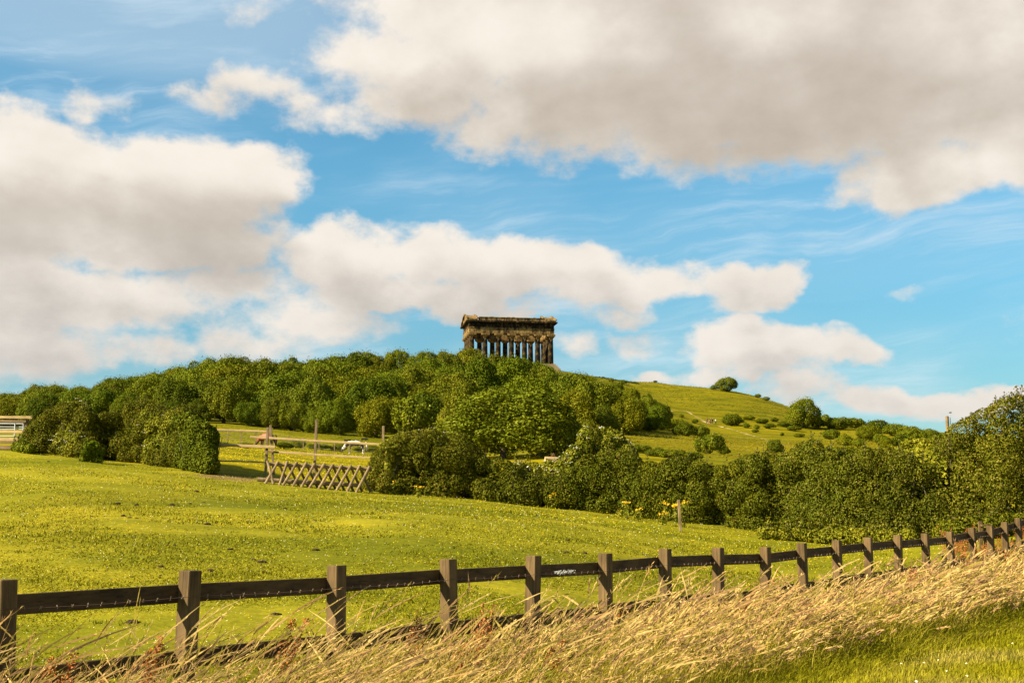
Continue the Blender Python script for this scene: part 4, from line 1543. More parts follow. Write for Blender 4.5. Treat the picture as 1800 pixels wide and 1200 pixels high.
def horse(base, heading, kind, label, sc=1.0):
    root = empty('horse', base, heading)
    root.scale = (sc, sc, sc)
    tag(root, label, 'horse', 'horses grazing in the far field')
    m = coat_mat(kind + '_coat', kind)
    V = [(.85, 0, 1.26), (.45, 0, 1.22), (0, 0, 1.18), (-.45, 0, 1.20), (-.78, 0, 1.12), (-1.02, 0, .88), (-1.24, 0, .62), (-1.34, 0, .52), (-1.42, 0, .33), (-1.47, 0, .14), (-1.49, 0, .07)]
    Rr = [(.27, .30), (.30, .31), (.31, .35), (.28, .33), (.19, .27), (.12, .20), (.09, .15), (.10, .13), (.075, .095), (.055, .065), (.04, .045)]
    E = [(i, i + 1) for i in range(10)]

    def chain(par, pts, rs):
        k_ = par
        for p_, r_ in zip(pts, rs):
            V.append(p_)
            Rr.append(r_)
            E.append((k_, len(V) - 1))
            k_ = len(V) - 1

    for s_, dx in ((1, .0), (-1, .10)):
        chain(3, [(-.58 + dx, s_ * .17, .92), (-.60 + dx, s_ * .16, .70), (-.60 + dx, s_ * .155, .44), (-.60 + dx, s_ * .155, .27), (-.61 + dx, s_ * .155, .11), (-.65 + dx, s_ * .155, .03)],
              [(.12, .13), (.085, .09), (.06, .062), (.042, .044), (.048, .05), (.06, .05)])
        chain(0, [(.80 - dx, s_ * .18, .95), (.84 - dx, s_ * .17, .74), (.98 - dx, s_ * .165, .50), (.95 - dx, s_ * .16, .30), (.93 - dx, s_ * .16, .11), (.89 - dx, s_ * .16, .03)],
              [(.17, .2), (.11, .12), (.066, .07), (.045, .047), (.05, .052), (.062, .05)])
    skin_obj('body', V, E, Rr, m, root, 2)
    skin_obj('tail', [(1.12, 0, 1.32), (1.22, 0, 1.1), (1.25, 0, .7), (1.22, 0, .35)], [(0, 1), (1, 2), (2, 3)], [.05, .07, .085, .03], flat_mat(kind + '_tail', (.6, .52, .4) if kind == 'pinto' else (.02, .012, .01), .8, .1), root)
    mb = MB()
    for k in range(7):
        f_ = k / 6
        a_ = np.array([-.72, 0, 1.42]) * (1 - f_) + np.array([-1.30, 0, .72]) * f_
        mb.tube([a_, a_ + np.array([-.06, .10, -.08]), a_ + np.array([-.05, .13, -.24])], [.03, .05, .015], 5)
    mb.build('mane', flat_mat(kind + '_mane', (.55, .48, .36) if kind == 'pinto' else (.02, .012, .01), .8, .1), root)
    for s_ in (-1, 1):
        mb = MB()
        mb.tube([(-1.27, s_ * .06, .66), (-1.25, s_ * .09, .76), (-1.26, s_ * .10, .84)], [.03, .035, .006], 6)
        mb.build('ear', m, root)
    return root


B = hit(624, 798, 90)
horse(B, .05, 'pinto', 'brown and white pinto horse grazing, seen between the paddock rails', B[1] / F * 25.5 / 1.55)
B = hit(468, 789, 90)
horse(B, -.55, 'chestnut', 'chestnut horse grazing behind the double paddock post', B[1] / F * 29 / 1.55)
TR = flat_mat('black_plastic', (.012, .012, .012), .5, .4)
for (px, py, wp, lab) in ((611, 775.5, 11, "black trough in the grass above the pinto's withers"), (641, 773.3, 11, "smaller black trough in the grass above the pinto's rump")):
    B = hit(px, py, 120)
    m_ = B[1] / F
    tr = empty('water_trough', B)
    tag(tr, lab, 'trough', 'black troughs in the far field')
    L, h_ = wp * m_ / 2, 2.6 * m_
    mb = MB()
    mb.box((0, -.3, h_ / 2), (L, .03, h_ / 2))
    mb.box((0, .3, h_ / 2), (L, .03, h_ / 2))
    for s_ in (-1, 1):
        mb.box((s_ * (L - .03), 0, h_ / 2), (.03, .27, h_ / 2))
    mb.box((0, 0, .05), (L - .06, .27, .05))
    mb.build('basin', TR, tr)
    mb = MB()
    for yy in (-.33, .33):
        mb.bar((-L - .03, yy, h_ + .02), (L + .03, yy, h_ + .02), .07, .04)
    mb.build('rim', TR, tr)

SKINM = flat_mat('skin', (.33, .19, .12), .6, .3)


def person(px, py, h, top, legs, hair, lab, lean=0.0, rz=0.0):
    B = hit(px, py, 200)
    root = empty('person', B, rz)
    root.scale = (h, h, h)
    tag(root, lab, 'person', 'walkers on the hill path')
    V = [(0, 0, .52), (lean * .3, 0, .66), (lean * .6, 0, .80), (lean * .8, 0, .86), (lean, 0, .93), (lean, -.01, .985)]
    Rr = [(.085, .06), (.08, .055), (.10, .06), (.032, .032), (.05, .056), (.035, .04)]
    E = [(0, 1), (1, 2), (2, 3), (3, 4), (4, 5)]

    def chain(par, pts, rs):
        k_ = par
        for p_, r_ in zip(pts, rs):
            V.append(p_)
            Rr.append((r_, r_))
            E.append((k_, len(V) - 1))
            k_ = len(V) - 1
    for s_ in (-1, 1):
        chain(2, [(s_ * .12 + lean * .6, 0, .79), (s_ * .15 + lean * .5, -.01, .64), (s_ * .15 + lean * .4, -.05, .50), (s_ * .15 + lean * .4, -.06, .45)], [.03, .026, .02, .018])
        chain(0, [(s_ * .055, s_ * .02, .47), (s_ * .058, s_ * .05, .27), (s_ * .06, s_ * .07, .04), (s_ * .06, s_ * .07 - .06, .02)], [.05, .036, .024, .022])
    skin_obj('body', V, E, Rr, SKINM, root, 0, 1)
    tm, lm, hm = flat_mat('shirt_cloth', top, .8, .1), flat_mat('trouser_cloth', legs, .8, .1), flat_mat('hair', hair, .6, .3)
    skin_obj('shirt', [(0, 0, .50), (lean * .3, 0, .66), (lean * .6, 0, .81)] + [(s_ * .13 + lean * .6, 0, .79) for s_ in (-1, 1)] + [(s_ * .155 + lean * .5, -.01, .64) for s_ in (-1, 1)],
             [(0, 1), (1, 2), (2, 3), (2, 4), (3, 5), (4, 6)], [(.097, .07), (.09, .064), (.107, .068), .037, .037, .032, .032], tm, root, 0, 1)
    skin_obj('trousers', [(0, 0, .50)] + [(s_ * .056, s_ * .02, .45) for s_ in (-1, 1)] + [(s_ * .06, s_ * .07, .06) for s_ in (-1, 1)], [(0, 1), (0, 2), (1, 3), (2, 4)], [(.09, .066), .058, .058, .034, .034], lm, root, 0, 1)
    skin_obj('hair', [(lean, .016, .935), (lean, .004, .99)], [(0, 1)], [(.060, .062), (.058, .056)], hm, root, 0, 1)


person(1242.5, 744.5, 1.62, (.13, .03, .03), (.03, .025, .03), (.05, .03, .02), 'walker in a dark maroon top, leftmost of the group on the path', .05, .4)
person(1246, 746, 1.25, (.55, .14, .16), (.20, .03, .03), (.06, .03, .02), 'short walker in pink, stooping in the middle of the group', .12, .9)
person(1249.5, 745, 1.70, (.02, .02, .025), (.03, .03, .04), (.03, .02, .015), 'tall walker in black standing right of the pink one', 0, -.3)
person(1252.5, 745, 1.66, (.03, .02, .03), (.28, .2, .14), (.04, .025, .02), 'walker in a dark top with bare legs, beside the tall one', 0, .5)
person(1258.3, 745, 1.50, (.80, .78, .74), (.03, .03, .035), (.04, .03, .02), 'walker in a white top standing apart from the others', 0, .2)

# ------------------------------------------------------------------ molehills in the paddock
EARTH = flat_mat('dark_earth', (.045, .028, .016), .95, .1, .5, 14)


def mound_mesh(seed):
    r = random.Random(seed)
    bm = bmesh.new()
    bmesh.ops.create_icosphere(bm, subdivisions=3, radius=1.0)
    ph = [(r.uniform(2, 9), r.uniform(2, 9), r.uniform(2, 9), r.uniform(0, 6)) for _ in range(7)]
    for v in bm.verts:
        f_ = 1 + sum(.06 * math.sin(a_ * v.co.x + b_ * v.co.y + c_ * v.co.z + d_) for a_, b_, c_, d_ in ph) + r.uniform(-.10, .10)
        v.co *= f_
        v.co.z = max(v.co.z, -.3)
    me = bpy.data.meshes.new('molehill')
    bm.to_mesh(me)
    bm.free()
    me.materials.append(EARTH)
    return me


MM = [mound_mesh(i) for i in range(4)]
MH = [(207, 886, 11), (240, 888, 8), (302, 888, 10), (334, 886, 6), (358, 885, 9), (216, 908, 10), (228, 911, 8), (240, 912, 7), (364, 922, 13), (366, 932, 5), (501, 894, 7), (489, 904, 4), (345, 864, 9), (295, 959, 6), (307, 959, 6), (405, 966, 10), (446, 984, 7), (460, 988, 14),
      (555, 968, 12), (485, 1083, 20), (233, 1097, 24), (105, 964, 6), (85, 812, 6), (102, 814, 4), (995, 971, 9), (997, 950, 8), (1029, 972, 8), (994, 1047, 13), (370, 1003, 12), (160, 908, 4), (283, 996, 9), (447, 927, 4), (282, 1013, 6), (720, 950, 6), (860, 930, 5)]
PSL = [(-999, 'left of the second fence post'), (330, 'between second and third fence posts'), (592, 'between third and fourth fence posts'), (788, 'between fourth and fifth fence posts'), (938, 'right of the fifth fence post')]
pend = []
for (px, py, wp) in MH:
    B = hit(px, py)
    m_ = B[1] / F
    me_ = random.choice(MM)
    o = link('molehill', me_)
    o.location = B + np.array([0, 0, .01])
    s_ = wp * m_ * .5
    o.scale = (s_ * 1.1, s_, s_ * random.uniform(.42, .62))
    o.rotation_euler = (0, 0, random.uniform(0, 6))
    row = 'far up the paddock' if py < 900 else 'halfway up the paddock' if py < 945 else 'low in the paddock' if py < 1020 else 'close behind the fence'
    sz = 'large' if wp >= 12 else 'small' if wp < 7 else 'crumbly'
    tag(o, None, 'molehill', 'dark molehills in the paddock')
    key = (sz, row, slot(px, PSL).replace(' fence posts', ' posts').replace(' fence post', ' post'))
    pend.append([key, px, lambda pre, o=o, key=key: tag(o, f"{pre}{key[0]} dark molehill {key[1]}, {key[2]}")])
ordinals(pend)

# ------------------------------------------------------------------ ragwort and docks
YEL = flat_mat('ragwort_flower', (.72, .42, .01), .7, .2, .25, 30)
STEMG = flat_mat('green_stem', (.11, .13, .02), .7, .2)
rr = np.random.default_rng(8)


def ragwort(px, py_foot, py_top, n, label, heads=5, spread=.16, dist=None):
    B = gpt(px, dist, py_foot) if dist else hit(px, py_foot)
    B = B - np.array([B[0], B[1], 0]) / np.hypot(B[0], B[1]) * .25
    B[2] = float(ground_z(B[0], B[1]))
    d = pxdir(px, py_top)
    h = d[2] / d[1] * B[1] - B[2]
    root = empty('ragwort', B)
    tag(root, label, 'plant', 'yellow ragwort along the hedge foot')
    mb = MB()
    hp = []
    for k in range(heads):
        e = np.array([rr.uniform(-spread, spread), rr.uniform(-spread, spread) * .5, h * rr.uniform(.86, 1.0)])
        mb.tube([(0, 0, -.05), e * np.array([.4, .4, .5]), e], [.012, .01, .006], 5)
        hp.append(e)
    mb.build('stem', STEMG, root)
    P = np.repeat(np.array(hp), n, 0) + rr.normal(0, 1, (heads * n, 3)) * np.array([.05, .04, .025])
    V, Q = leaf_quads(P, np.tile([[0, -.6, .8]], (len(P), 1)), .045, .04, rr, .3, .4)
    link('flower_head', npmesh('flower_head', V, Q), YEL, root)
    P = np.stack([rr.normal(0, .09, 90), rr.normal(0, .07, 90), rr.uniform(.05, h * .85, 90)], 1)
    V, Q = leaf_quads(P, unit(P * np.array([1, 1, 0]) + 1e-3), .12, .045, rr)
    o = link('leaf', npmesh('leaf', V, Q), LEAF_ELDER, root)
    o['kind'] = 'stuff'


ragwort(1188, 925, 884, 34, 'ragwort with the biggest yellow head, touching the thin stake', 4, .14)
ragwort(1203, 926, 877, 14, 'ragwort just right of the thin stake', 2, .12)
ragwort(1171, 922, 881, 16, 'ragwort left of the biggest yellow head', 2, .1)
ragwort(1165, 922, 900, 14, 'low ragwort below and left of the biggest yellow head', 2, .1)
ragwort(1103, 912, 882, 18, 'tall ragwort left of the stake, first of the yellow clumps', 2, .1)
ragwort(1121, 915, 893, 12, 'ragwort between the stake and the first yellow clump', 2, .1)
ragwort(1091, 910, 895, 8, 'small ragwort at the left of the yellow clumps', 1, .05)
ragwort(735, 874, 853, 14, 'ragwort in front of the bramble mound, right one', 2, .1)
ragwort(692, 868, 844, 10, 'ragwort in front of the bramble mound, left one', 1, .05)
ragwort(970, 893, 868, 12, 'ragwort before the low dark hedge under the spreading tree', 4, .2)

RUST = tint_mat('rust_dock_seed', .15, .8, .1, .4)
DSTEM = flat_mat('dock_stem', (.20, .08, .03), .8, .1)


def dock(px, Y, h, label, spikes=4, spread=.14, dense=150):
    B = gpt(px, Y, 1050)
    root = empty('dock_plant', B)
    tag(root, label, 'dock plant', 'rust-red docks in the long grass')
    mb = MB()
    PP, CC = [], []
    for k in range(spikes):
        lean_ = np.array([.16 * h + rr.uniform(-spread, spread) * .7, rr.uniform(-spread, spread), 0])
        top_ = np.array([0, 0, h * rr.uniform(.72, 1.0)]) + lean_
        mb.tube([(0, 0, -.03), top_ * np.array([.3, .3, .5]), top_], [.007, .006, .003], 5)
        f_ = rr.uniform(.42, 1, dense)
        sp = (1.05 - f_) * .075 + .012
        Pk = lean_ * (f_ ** 1.6)[:, None] + np.stack([rr.normal(0, 1, dense) * sp, rr.normal(0, 1, dense) * sp, f_ * (top_[2])], 1)
        PP.append(Pk)
        base_c = np.array([.34, .105, .022]) if rr.random() < .7 else np.array([.36, .15, .04])
        CC.append(np.tile(base_c, (dense, 1)))
    mb.build('stem', DSTEM, root)
    for P, Ck in zip(PP, CC):
        V, Q = leaf_quads(P, unit(rr.normal(0, 1, P.shape)), .026, .02, rr)
        tag(link('seed_head', npmesh('seed_head', V, Q, np.repeat(Ck, 4, 0)), RUST, root), kind='stuff')
    nl = 16
    a_ = rr.uniform(0, 6.28, nl)
    P = np.stack([np.cos(a_) * .12, np.sin(a_) * .12, rr.uniform(.08, .34, nl)], 1)
    V, Q = leaf_quads(P, np.stack([np.cos(a_), np.sin(a_), np.full(nl, .6)], 1), .24, .085, rr, .2, .3)
    o = link('leaf', npmesh('leaf', V, Q), LEAF_TREE, root)
    o.color = (.6, .75, .8, 1)


DK = [(255, 9.3, .70, 'rust-red dock at the lower rail, right of the first post'), (70, 8.2, .70, 'rust-red dock in the grass beside the first post'), (150, 8.6, .62, 'small dock in front of the lower rail, second from the first post'),
      (497, 11.2, .70, 'dock leaning against the lower rail before the third post'), (722, 12.6, .66, 'dock just left of the fourth post'), (828, 12.0, .80, 'tallest rusty dock, below the fourth and fifth posts'), (800, 11.4, .55, 'low dock in front of the tallest rusty dock'),
      (955, 12.2, .55, 'small dock in the grass below the fifth post'), (1080, 15.6, .66, 'dock below the sixth post'), (1290, 16.2, .60, 'dock in the grass below the eighth post'), (1592, 21.8, .70, 'slanting rusty dock near the mown grass'), (1700, 25.2, .66, 'upright rusty dock highest on the right of the long grass'),
      (1625, 24.6, .66, 'dock under the far rails, left one'), (1655, 23.5, .4, 'low dock left of the upright rusty dock'), (1345, 20.4, .6, 'dock below the ninth post')]
for a_ in DK:
    dock(a_[0], a_[1], a_[2] * 1.22, a_[3])
# the rusty patch round the far end of the fence
pend = []
for k in range(20):
    px = 1660 + k * 8 + random.uniform(-4, 4)
    Y = random.uniform(27.5, 36)
    d0 = len(bpy.data.objects)
    dock(px, Y, random.uniform(.7, 1.05), None, 4, .2, 110)
    o = [x for x in C.objects if x.name.startswith('dock_plant')][-1]
    o['group'] = "docks in the rusty patch at the fence's far end"
    o['label'] = "rust-brown dock in the dense rusty patch at the fence's far end"

# ------------------------------------------------------------------ grass


def strips(root, mid, tip, wd, r):
    """flat blades of two segments; wd = width at the foot"""
    n = len(root)
    d = unit(np.cross(tip - root, r.normal(0, 1, (n, 3)) + np.array([0, 2.5, 0])))
    w2 = (wd * .5)[:, None]
    V = np.stack([root - d * w2, root + d * w2, mid + d * w2 * .8, mid - d * w2 * .8, tip], 1).reshape(-1, 3)
    b = np.arange(n) * 5
    return V, np.stack([b, b + 1, b + 2, b + 3], 1), np.stack([b + 3, b + 2, b + 4], 1)


def verge_points(n, r, w0, w1, tmin=-3.5, tmax=30.0, power=1.7):
    """places on the verge, denser near the eye: along the fence and across it (w = metres to the road side)"""
    f_ = r.random(n)
    tt = tmin + (tmax - tmin) * f_ ** power
    ww = r.uniform(w0, w1, n)
    L0 = math.hypot(.727, 1)
    xy = FP0 + FD * (tt * L0)[:, None] + FN * ww[:, None]
    return xy[:, 0], xy[:, 1], ww


BLADE = tint_mat('grass_blade', .30, .7, .04, .38)
r = np.random.default_rng(41)
# --- green and straw blades under the seed heads
x, y, ww = verge_points(88000, r, -.45, 3.0)
keep = (y > 3.5) & (np.abs(x / y) < .6)
x, y, ww = x[keep], y[keep], ww[keep]
z = ground_z(x, y)
n = len(x)
edge = 1 - sstep(ww, 1.7, 2.8) * .72
near_f = (sstep(ww, -.45, .4) * .35 + .65) * np.interp(x / y, [-.5, -.1, .1], [.72, .85, 1.0])
h = r.uniform(.22, .56, n) * edge * near_f * (1 + .2 * vnoise(x, y, .9, 51))
h = np.clip(h, .10, .8)
wind = np.stack([.45 + .45 * r.normal(0, 1, n), .45 * r.normal(0, 1, n), np.zeros(n)], 1)
root = np.stack([x, y, z], 1)
mid = root + np.array([0, 0, 1]) * (h * .6)[:, None] + wind * (h * .22)[:, None]
tip = root + np.array([0, 0, 1]) * (h * .92)[:, None] + wind * (h * .75)[:, None]
wd = .0055 * np.clip(y / 9, .8, 2.8)
V, Q, T = strips(root, mid, tip, wd, r)
g1, g2 = np.array([.20, .185, .004]), np.array([.38, .27, .04])
mixf = np.clip(.12 + .55 * r.random(n) + .25 * vnoise(x, y, .55, 52) - .34 * sstep(ww, 2.0, 2.7), 0, 1)
cb_ = lerp(np.broadcast_to(g1, (n, 3)), g2, mixf)
cb_ = lerp(cb_, np.array([.20, .182, .005]), (sstep(ww, 2.0, 2.5) * (r.random(n) < .34)).astype(float))
cols = np.repeat(cb_, 5, 0)
o = link('long_grass', npmesh('long_grass', V, [Q, T], cols), BLADE)
tag(o, 'long green and straw grass blades of the verge', 'grass', kind='stuff')

# --- flowering stalks, bent by the wind
x, y, ww = verge_points(21500, r, -.35, 2.7)
cl = vnoise(x, y, 1.1, 61) + vnoise(x, y, .35, 62)
u_ = x / y
sparse = np.interp(u_, [-.5, -.2, .0, .12], [.62, .62, .78, 1.0])
keep = (y > 3.8) & (np.abs(u_) < .6) & (r.random(len(x)) < sparse * np.clip(.72 + .3 * cl, .15, 1)) & (r.random(len(x)) < 1 - sstep(ww, 2.0, 2.7))
x, y, ww = x[keep], y[keep], ww[keep]
z = ground_z(x, y)
n = len(x)
cl = vnoise(x, y, .8, 63)
h = np.clip(r.normal(.66, .15, n) + .09 * cl, .30, 1.25) * np.interp(ww, [-.35, .5, 1.1], [.76, .88, 1.0]) * (1 - .36 * sstep(ww, 1.3, 2.6)) * np.interp(x / y, [-.5, -.1, .1], [1.10, 1.06, 1.0])
tall = r.random(n) < np.interp(x / y, [-.5, 0, .2], [.16, .11, .04])
tall &= y > 7.5
h[tall] = np.minimum(h[tall] * r.uniform(1.2, 1.75, tall.sum()), 1.22)
lean_ = np.clip(.62 + .24 * r.normal(0, 1, n) + .14 * cl, .1, 1.3)
wdir = unit(np.stack([np.ones(n), r.normal(-.05, .55, n), np.zeros(n)], 1))
wdir[r.random(n) < .07, 0] *= -.6
root = np.stack([x, y, z], 1)
seg = 6
curve = r.uniform(1.5, 2.6, n)


def stalk(f_):
    f_ = np.asarray(f_)
    up_ = h * (f_ - .16 * lean_ * f_ ** 3)
    return root + np.array([0, 0, 1]) * up_[:, None] + wdir * (h * lean_ * (f_ ** curve))[:, None]


wst = .0042 * np.clip(y / 9, .75, 3.0)
sd = unit(np.cross(wdir, np.array([0, 0, 1])) * r.normal(0, .5, (n, 1)) + np.array([1, 0, 0]) * .6 + np.array([0, 0, .3]))
rowsV, ccol = [], []
s1, s2, s3 = np.array([.20, .185, .008]), np.array([.46, .34, .07]), np.array([.46, .34, .16])
for k in range(seg + 1):
    f_ = k / seg
    c_ = stalk(np.full(n, f_))
    w_ = (wst * (1 - .5 * f_) * .5)[:, None]
    rowsV += [c_ - sd * w_, c_ + sd * w_]
    cc = s1 + (s2 - s1) * min(1, f_ * 1.6)
    ccol += [np.tile(cc, (n, 1))] * 2
V = np.stack(rowsV, 1).reshape(-1, 3)
cols = np.stack(ccol, 1).reshape(-1, 3)
b = (np.arange(n) * 2 * (seg + 1))[:, None]
Q = np.concatenate([np.concatenate([b + 2 * k, b + 2 * k + 1, b + 2 * k + 3, b + 2 * k + 2], 1) for k in range(seg)])
o = link('grass_stalks', npmesh('grass_stalks', V, Q, cols), BLADE)
tag(o, 'wind-bent straw stalks of the flowering verge grass', 'grass', kind='stuff')

# --- seed heads along the top of the stalks
m = 11
hl = r.uniform(.15, .30, n)


def stalk_i(idx, f_):
    up_ = h[idx] * (f_ - .16 * lean_[idx] * f_ ** 3)
    return root[idx] + np.array([0, 0, 1]) * up_[:, None] + wdir[idx] * (h[idx] * lean_[idx] * (f_ ** curve[idx]))[:, None]


loose = r.random(n) < .4
# the dense core of each head
al = np.arange(n)
wcore = np.where(loose, .007, .0125) * r.uniform(.8, 1.3, n) * np.clip(y / 10, .9, 2.6)
vw = unit(np.cross(wdir + np.array([0, 0, .6]), root) + r.normal(0, .25, (n, 3)))
CV = []
for f_, w_ in ((0, .12), (.2, .8), (.45, 1.0), (.7, .72), (1.0, .06)):
    c_ = stalk_i(al, 1 - hl * (1 - f_))
    CV += [c_ - vw * (wcore * w_ * .5)[:, None], c_ + vw * (wcore * w_ * .5)[:, None]]
CV = np.stack(CV, 1).reshape(-1, 3)
b = (np.arange(n) * 10)[:, None]
CQ = np.concatenate([np.concatenate([b + 2 * k, b + 2 * k + 1, b + 2 * k + 3, b + 2 * k + 2], 1) for k in range(4)])
ff = 1 - hl[:, None] * r.random((n, m))
fi = np.repeat(np.arange(n), m)
fl = ff.ravel()
p0 = stalk_i(fi, fl)
tan_ = unit(stalk_i(fi, np.minimum(fl + .03, 1.06)) - stalk_i(fi, fl - .03))
sprd = np.where(loose, .45, .16)[fi]
dirs = unit(tan_ + r.normal(0, 1, p0.shape) * sprd[:, None])
ls = (np.where(loose, .045, .034)[fi] * r.uniform(.7, 1.3, len(fi)) * np.clip(y[fi] / 11, .9, 2.0))
wsx = np.where(loose, .0045, .0065)[fi] * np.clip(y[fi] / 9, .85, 2.6)
sdv = unit(np.cross(dirs, r.normal(0, 1, p0.shape)))
a0, a1 = p0, p0 + dirs * ls[:, None]
mm_ = p0 + dirs * (ls * .45)[:, None]
V = np.stack([a0, mm_ + sdv * (wsx * .5)[:, None], a1, mm_ - sdv * (wsx * .5)[:, None]], 1).reshape(-1, 3)
Q = np.vstack([np.arange(len(V)).reshape(-1, 4), CQ + len(V)])
V = np.vstack([V, CV])
hc1, hc2, hc3 = np.array([.58, .40, .14]), np.array([.49, .29, .11]), np.array([.34, .25, .05])
pk = r.random(n)
hc = np.where((pk < .40)[:, None], hc1, np.where((pk < .62)[:, None], hc2, np.where((pk < .86)[:, None], hc3, np.array([.26, .15, .075]))))
cols = np.vstack([np.repeat(hc[fi], 4, 0), np.repeat(hc * .92, 10, 0)])
o = link('grass_seed_heads', npmesh('grass_seed_heads', V, Q, cols), tint_mat('seed_head', .28, .8, .04, .35))
tag(o, 'tan feathery seed heads of the verge grass', 'grass', kind='stuff')

# --- mown grass in the near right
N_ = 60000
xx = r.uniform(0.5, 20, N_ * 4)
yy = r.uniform(9, 32, N_ * 4)
fd = fence_dist(xx, yy)
keep = (fd > 2.3) & (fd < 9.0) & (xx / yy < .5) & (r.random(len(xx)) < np.clip((14 / yy) ** 1.3, 0, 1))
xx, yy, fd = xx[keep][:N_], yy[keep][:N_], fd[keep][:N_]
n = len(xx)
h = r.uniform(.03, .075, n) + .12 * (1 - sstep(fd, 2.2, 3.0)) * r.random(n)
root = np.stack([xx, yy, ground_z(xx, yy)], 1)
wv = np.stack([r.normal(.3, .5, n), r.normal(0, .5, n), np.zeros(n)], 1)
mid = root + np.array([0, 0, 1]) * (h * .6)[:, None] + wv * (h * .25)[:, None]
tip = root + np.array([0, 0, 1]) * (h * .95)[:, None] + wv * (h * .7)[:, None]
V, Q, T = strips(root, mid, tip, .009 * np.clip(yy / 12, .9, 2), r)
dry = np.clip(vnoise(xx, yy, .9, 13) * .5 + .3 * r.random(n) - .1, 0, .9) * sstep(fd, 2.6, 3.4)
cb_ = lerp(np.broadcast_to(np.array([.235, .205, .006]), (n, 3)), np.array([.40, .29, .07]), dry)
o = link('mown_grass', npmesh('mown_grass', V, [Q, T], np.repeat(cb_, 5, 0)), BLADE)
tag(o, 'short mown grass in the near right corner', 'grass', kind='stuff')
nd = 16
clv = MB()
for k in range(nd):
    pass

# --- paddock turf and its buttercups
N_ = 360000
s_ = math.log(7.5) + (math.log(64) - math.log(7.5)) * r.random(N_) ** 1.25
yy = np.exp(s_)
uu = r.uniform(-.5, .5, N_)
xx = uu * yy
fd = fence_dist(xx, yy)
keep = (fd < .1) & (yy < hedge_y(xx, yy) + .5)
xx, yy = xx[keep], yy[keep]
n = len(xx)
h = r.uniform(.010, .030, n) * (1 + .15 * np.clip(vnoise(xx, yy, .7, 71), -.5, 1.3))
root = np.stack([xx, yy, ground_z(xx, yy)], 1)
wv = np.stack([r.normal(.15, .9, n), r.normal(0, .9, n), np.zeros(n)], 1)
mid = root + np.array([0, 0, 1]) * (h * .6)[:, None] + wv * (h * .4)[:, None]
tip = root + np.array([0, 0, 1]) * h[:, None] + wv * (h * 1.1)[:, None]
V, Q, T = strips(root, mid, tip, .008 * np.clip(yy / 10, .9, 2.6), r)
cb_ = zone_colour(xx, yy) * r.uniform(.90, 1.30, (n, 1)) * np.array([1.0, 1.03, 1.0])
# ranker, darker tufts here and there
V1, Q1, T1, c1 = V, Q, T, cb_
N_ = 210000
yy = np.exp(math.log(8) + (math.log(60) - math.log(8)) * r.random(N_) ** 1.1)
xx = r.uniform(-.5, .5, N_) * yy
cl = vnoise(xx, yy, 2.6, 73) + .8 * vnoise(xx, yy, 7.0, 74) + .5 * vnoise(xx, yy, .5, 75)
keep = (fence_dist(xx, yy) < .1) & (yy < hedge_y(xx, yy) + .3) & (r.random(N_) < sstep(cl, .35, 1.5) * .9)
xx, yy = xx[keep], yy[keep]
n = len(xx)
h = r.uniform(.025, .075, n)
root = np.stack([xx, yy, ground_z(xx, yy)], 1)
wv = np.stack([r.normal(.2, .5, n), r.normal(0, .5, n), np.zeros(n)], 1)
mid = root + np.array([0, 0, 1]) * (h * .6)[:, None] + wv * (h * .3)[:, None]
tip = root + np.array([0, 0, 1]) * h[:, None] + wv * (h * .8)[:, None]
V, Q, T = strips(root, mid, tip, .008 * np.clip(yy / 10, .9, 2.6), r)
cb_ = zone_colour(xx, yy) * r.uniform(.50, 1.05, (n, 1)) * np.array([.92, 1.06, 1.0])
V, Q, T, cb_ = np.vstack([V1, V]), np.vstack([Q1, Q + len(V1)]), np.vstack([T1, T + len(V1)]), np.vstack([c1, cb_])
o = link('paddock_grass', npmesh('paddock_grass', V, [Q, T], np.repeat(cb_, 5, 0)), BLADE)
tag(o, 'short grazed grass of the paddock', 'grass', kind='stuff')


def flowers(name, xx, yy, size, hh, colr, lab):
    n = len(xx)
    P = np.stack([xx, yy, ground_z(xx, yy) + hh], 1)
    V, Q = leaf_quads(P, np.tile([[-.2, -.6, .8]], (n, 1)), size, size * .9, r, .3, .35)
    o = link(name, npmesh(name, V, Q), colr)
    tag(o, lab, 'flowers', kind='stuff')


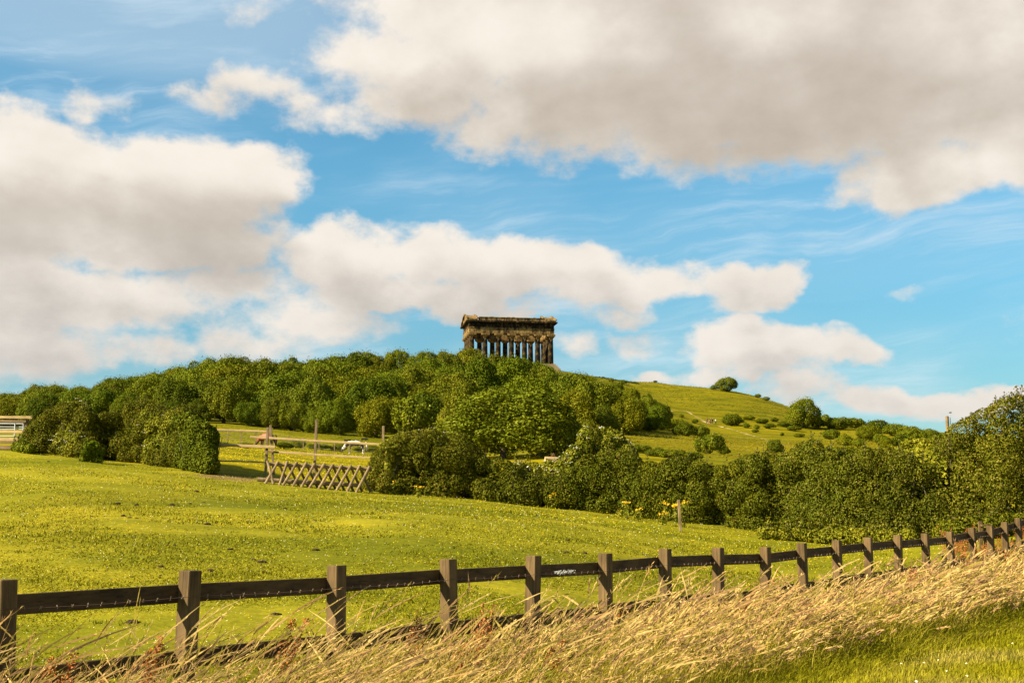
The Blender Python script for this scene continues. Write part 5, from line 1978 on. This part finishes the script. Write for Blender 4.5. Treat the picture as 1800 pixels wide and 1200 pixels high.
BUT = flat_mat('buttercup_petal', (.50, .36, .006), .7, .1, .3, 20)
CLO = flat_mat('clover_flower', (.62, .56, .34), .8, .2)
N_ = 17000
yy = np.exp(r.uniform(math.log(9), math.log(62), N_))
xx = r.uniform(-.48, .48, N_) * yy
pat = vnoise(xx, yy, .35, 81) + vnoise(xx, yy, .12, 82)
keep = (fence_dist(xx, yy) < -.1) & (yy < hedge_y(xx, yy)) & (r.random(N_) < np.clip(.42 + .42 * pat, .05, 1))
xx, yy = xx[keep], yy[keep]
flowers('buttercups', xx, yy,   .017 * np.clip(yy / 20, .9, 2.0), r.uniform(.03, .08, len(xx)), BUT, 'tiny yellow buttercups scattered over the paddock')
N_ = 9000
yy = np.exp(r.uniform(math.log(9), math.log(60), N_))
xx = r.uniform(-.48, .48, N_) * yy
keep = (fence_dist(xx, yy) < -.1) & (yy < hedge_y(xx, yy)) & (r.random(N_) < .6)
xx, yy = xx[keep], yy[keep]
flowers('white_clover', xx, yy, .014 * np.clip(yy / 20, .9, 2.0), r.uniform(.03, .07, len(xx)), CLO, 'pale clover heads dotted over the paddock')
N_ = 5000
yy = r.uniform(52, 112, N_)
xx = r.uniform(-.30, -.06, N_) * yy
keep = (yy > hedge_y(xx, yy) + 1)
xx, yy = xx[keep], yy[keep]
flowers('meadow_buttercups', xx, yy, .055, r.uniform(.06, .2, len(xx)), BUT, 'dense yellow buttercups in the field behind the gap')
# rough tussocks over the open hill and the upper meadow
N_ = 110000
yy = r.uniform(110, 480, N_)
uu = r.uniform(-.30, .46, N_)
xx = uu * yy
keep = ((uu > .07) | (yy < 178)) & (r.random(N_) < np.clip(.45 + .55 * vnoise(xx, yy * .6, .05, 91) + .25 * vnoise(xx, yy, .25, 92), .04, 1))
xx, yy = xx[keep], yy[keep]
n = len(xx)
P = np.stack([xx, yy, ground_z(xx, yy) + r.uniform(.02, .16, n)], 1)
V, Q = leaf_quads(P, np.tile([[-.3, -.5, .9]], (n, 1)), r.uniform(.25, .95, n) * np.clip(yy / 330, .3, 1.2), r.uniform(.14, .34, n) * np.clip(yy / 330, .3, 1.2), r, .6, .35)
base_c = zone_colour(xx, yy)
cb_ = lerp(base_c * r.uniform(.55, 1.15, (n, 1)), np.array([.30, .225, .05]), (r.random(n) < .10) * .45)
o = link('hill_tussocks', npmesh('hill_tussocks', V, Q, np.repeat(cb_, 4, 0)), BLADE)
tag(o, 'rough tussocky grass on the hill and the far meadow', 'grass', kind='stuff')
# a few daisies in the mown grass
xx = r.uniform(4, 12, 60)
yy = r.uniform(11, 24, 60)
keep = (fence_dist(xx, yy) > 2.9) & (fence_dist(xx, yy) < 8)
flowers('daisies', xx[keep], yy[keep], .035, np.full(keep.sum(), .05), CLO, 'few white daisies in the mown grass')
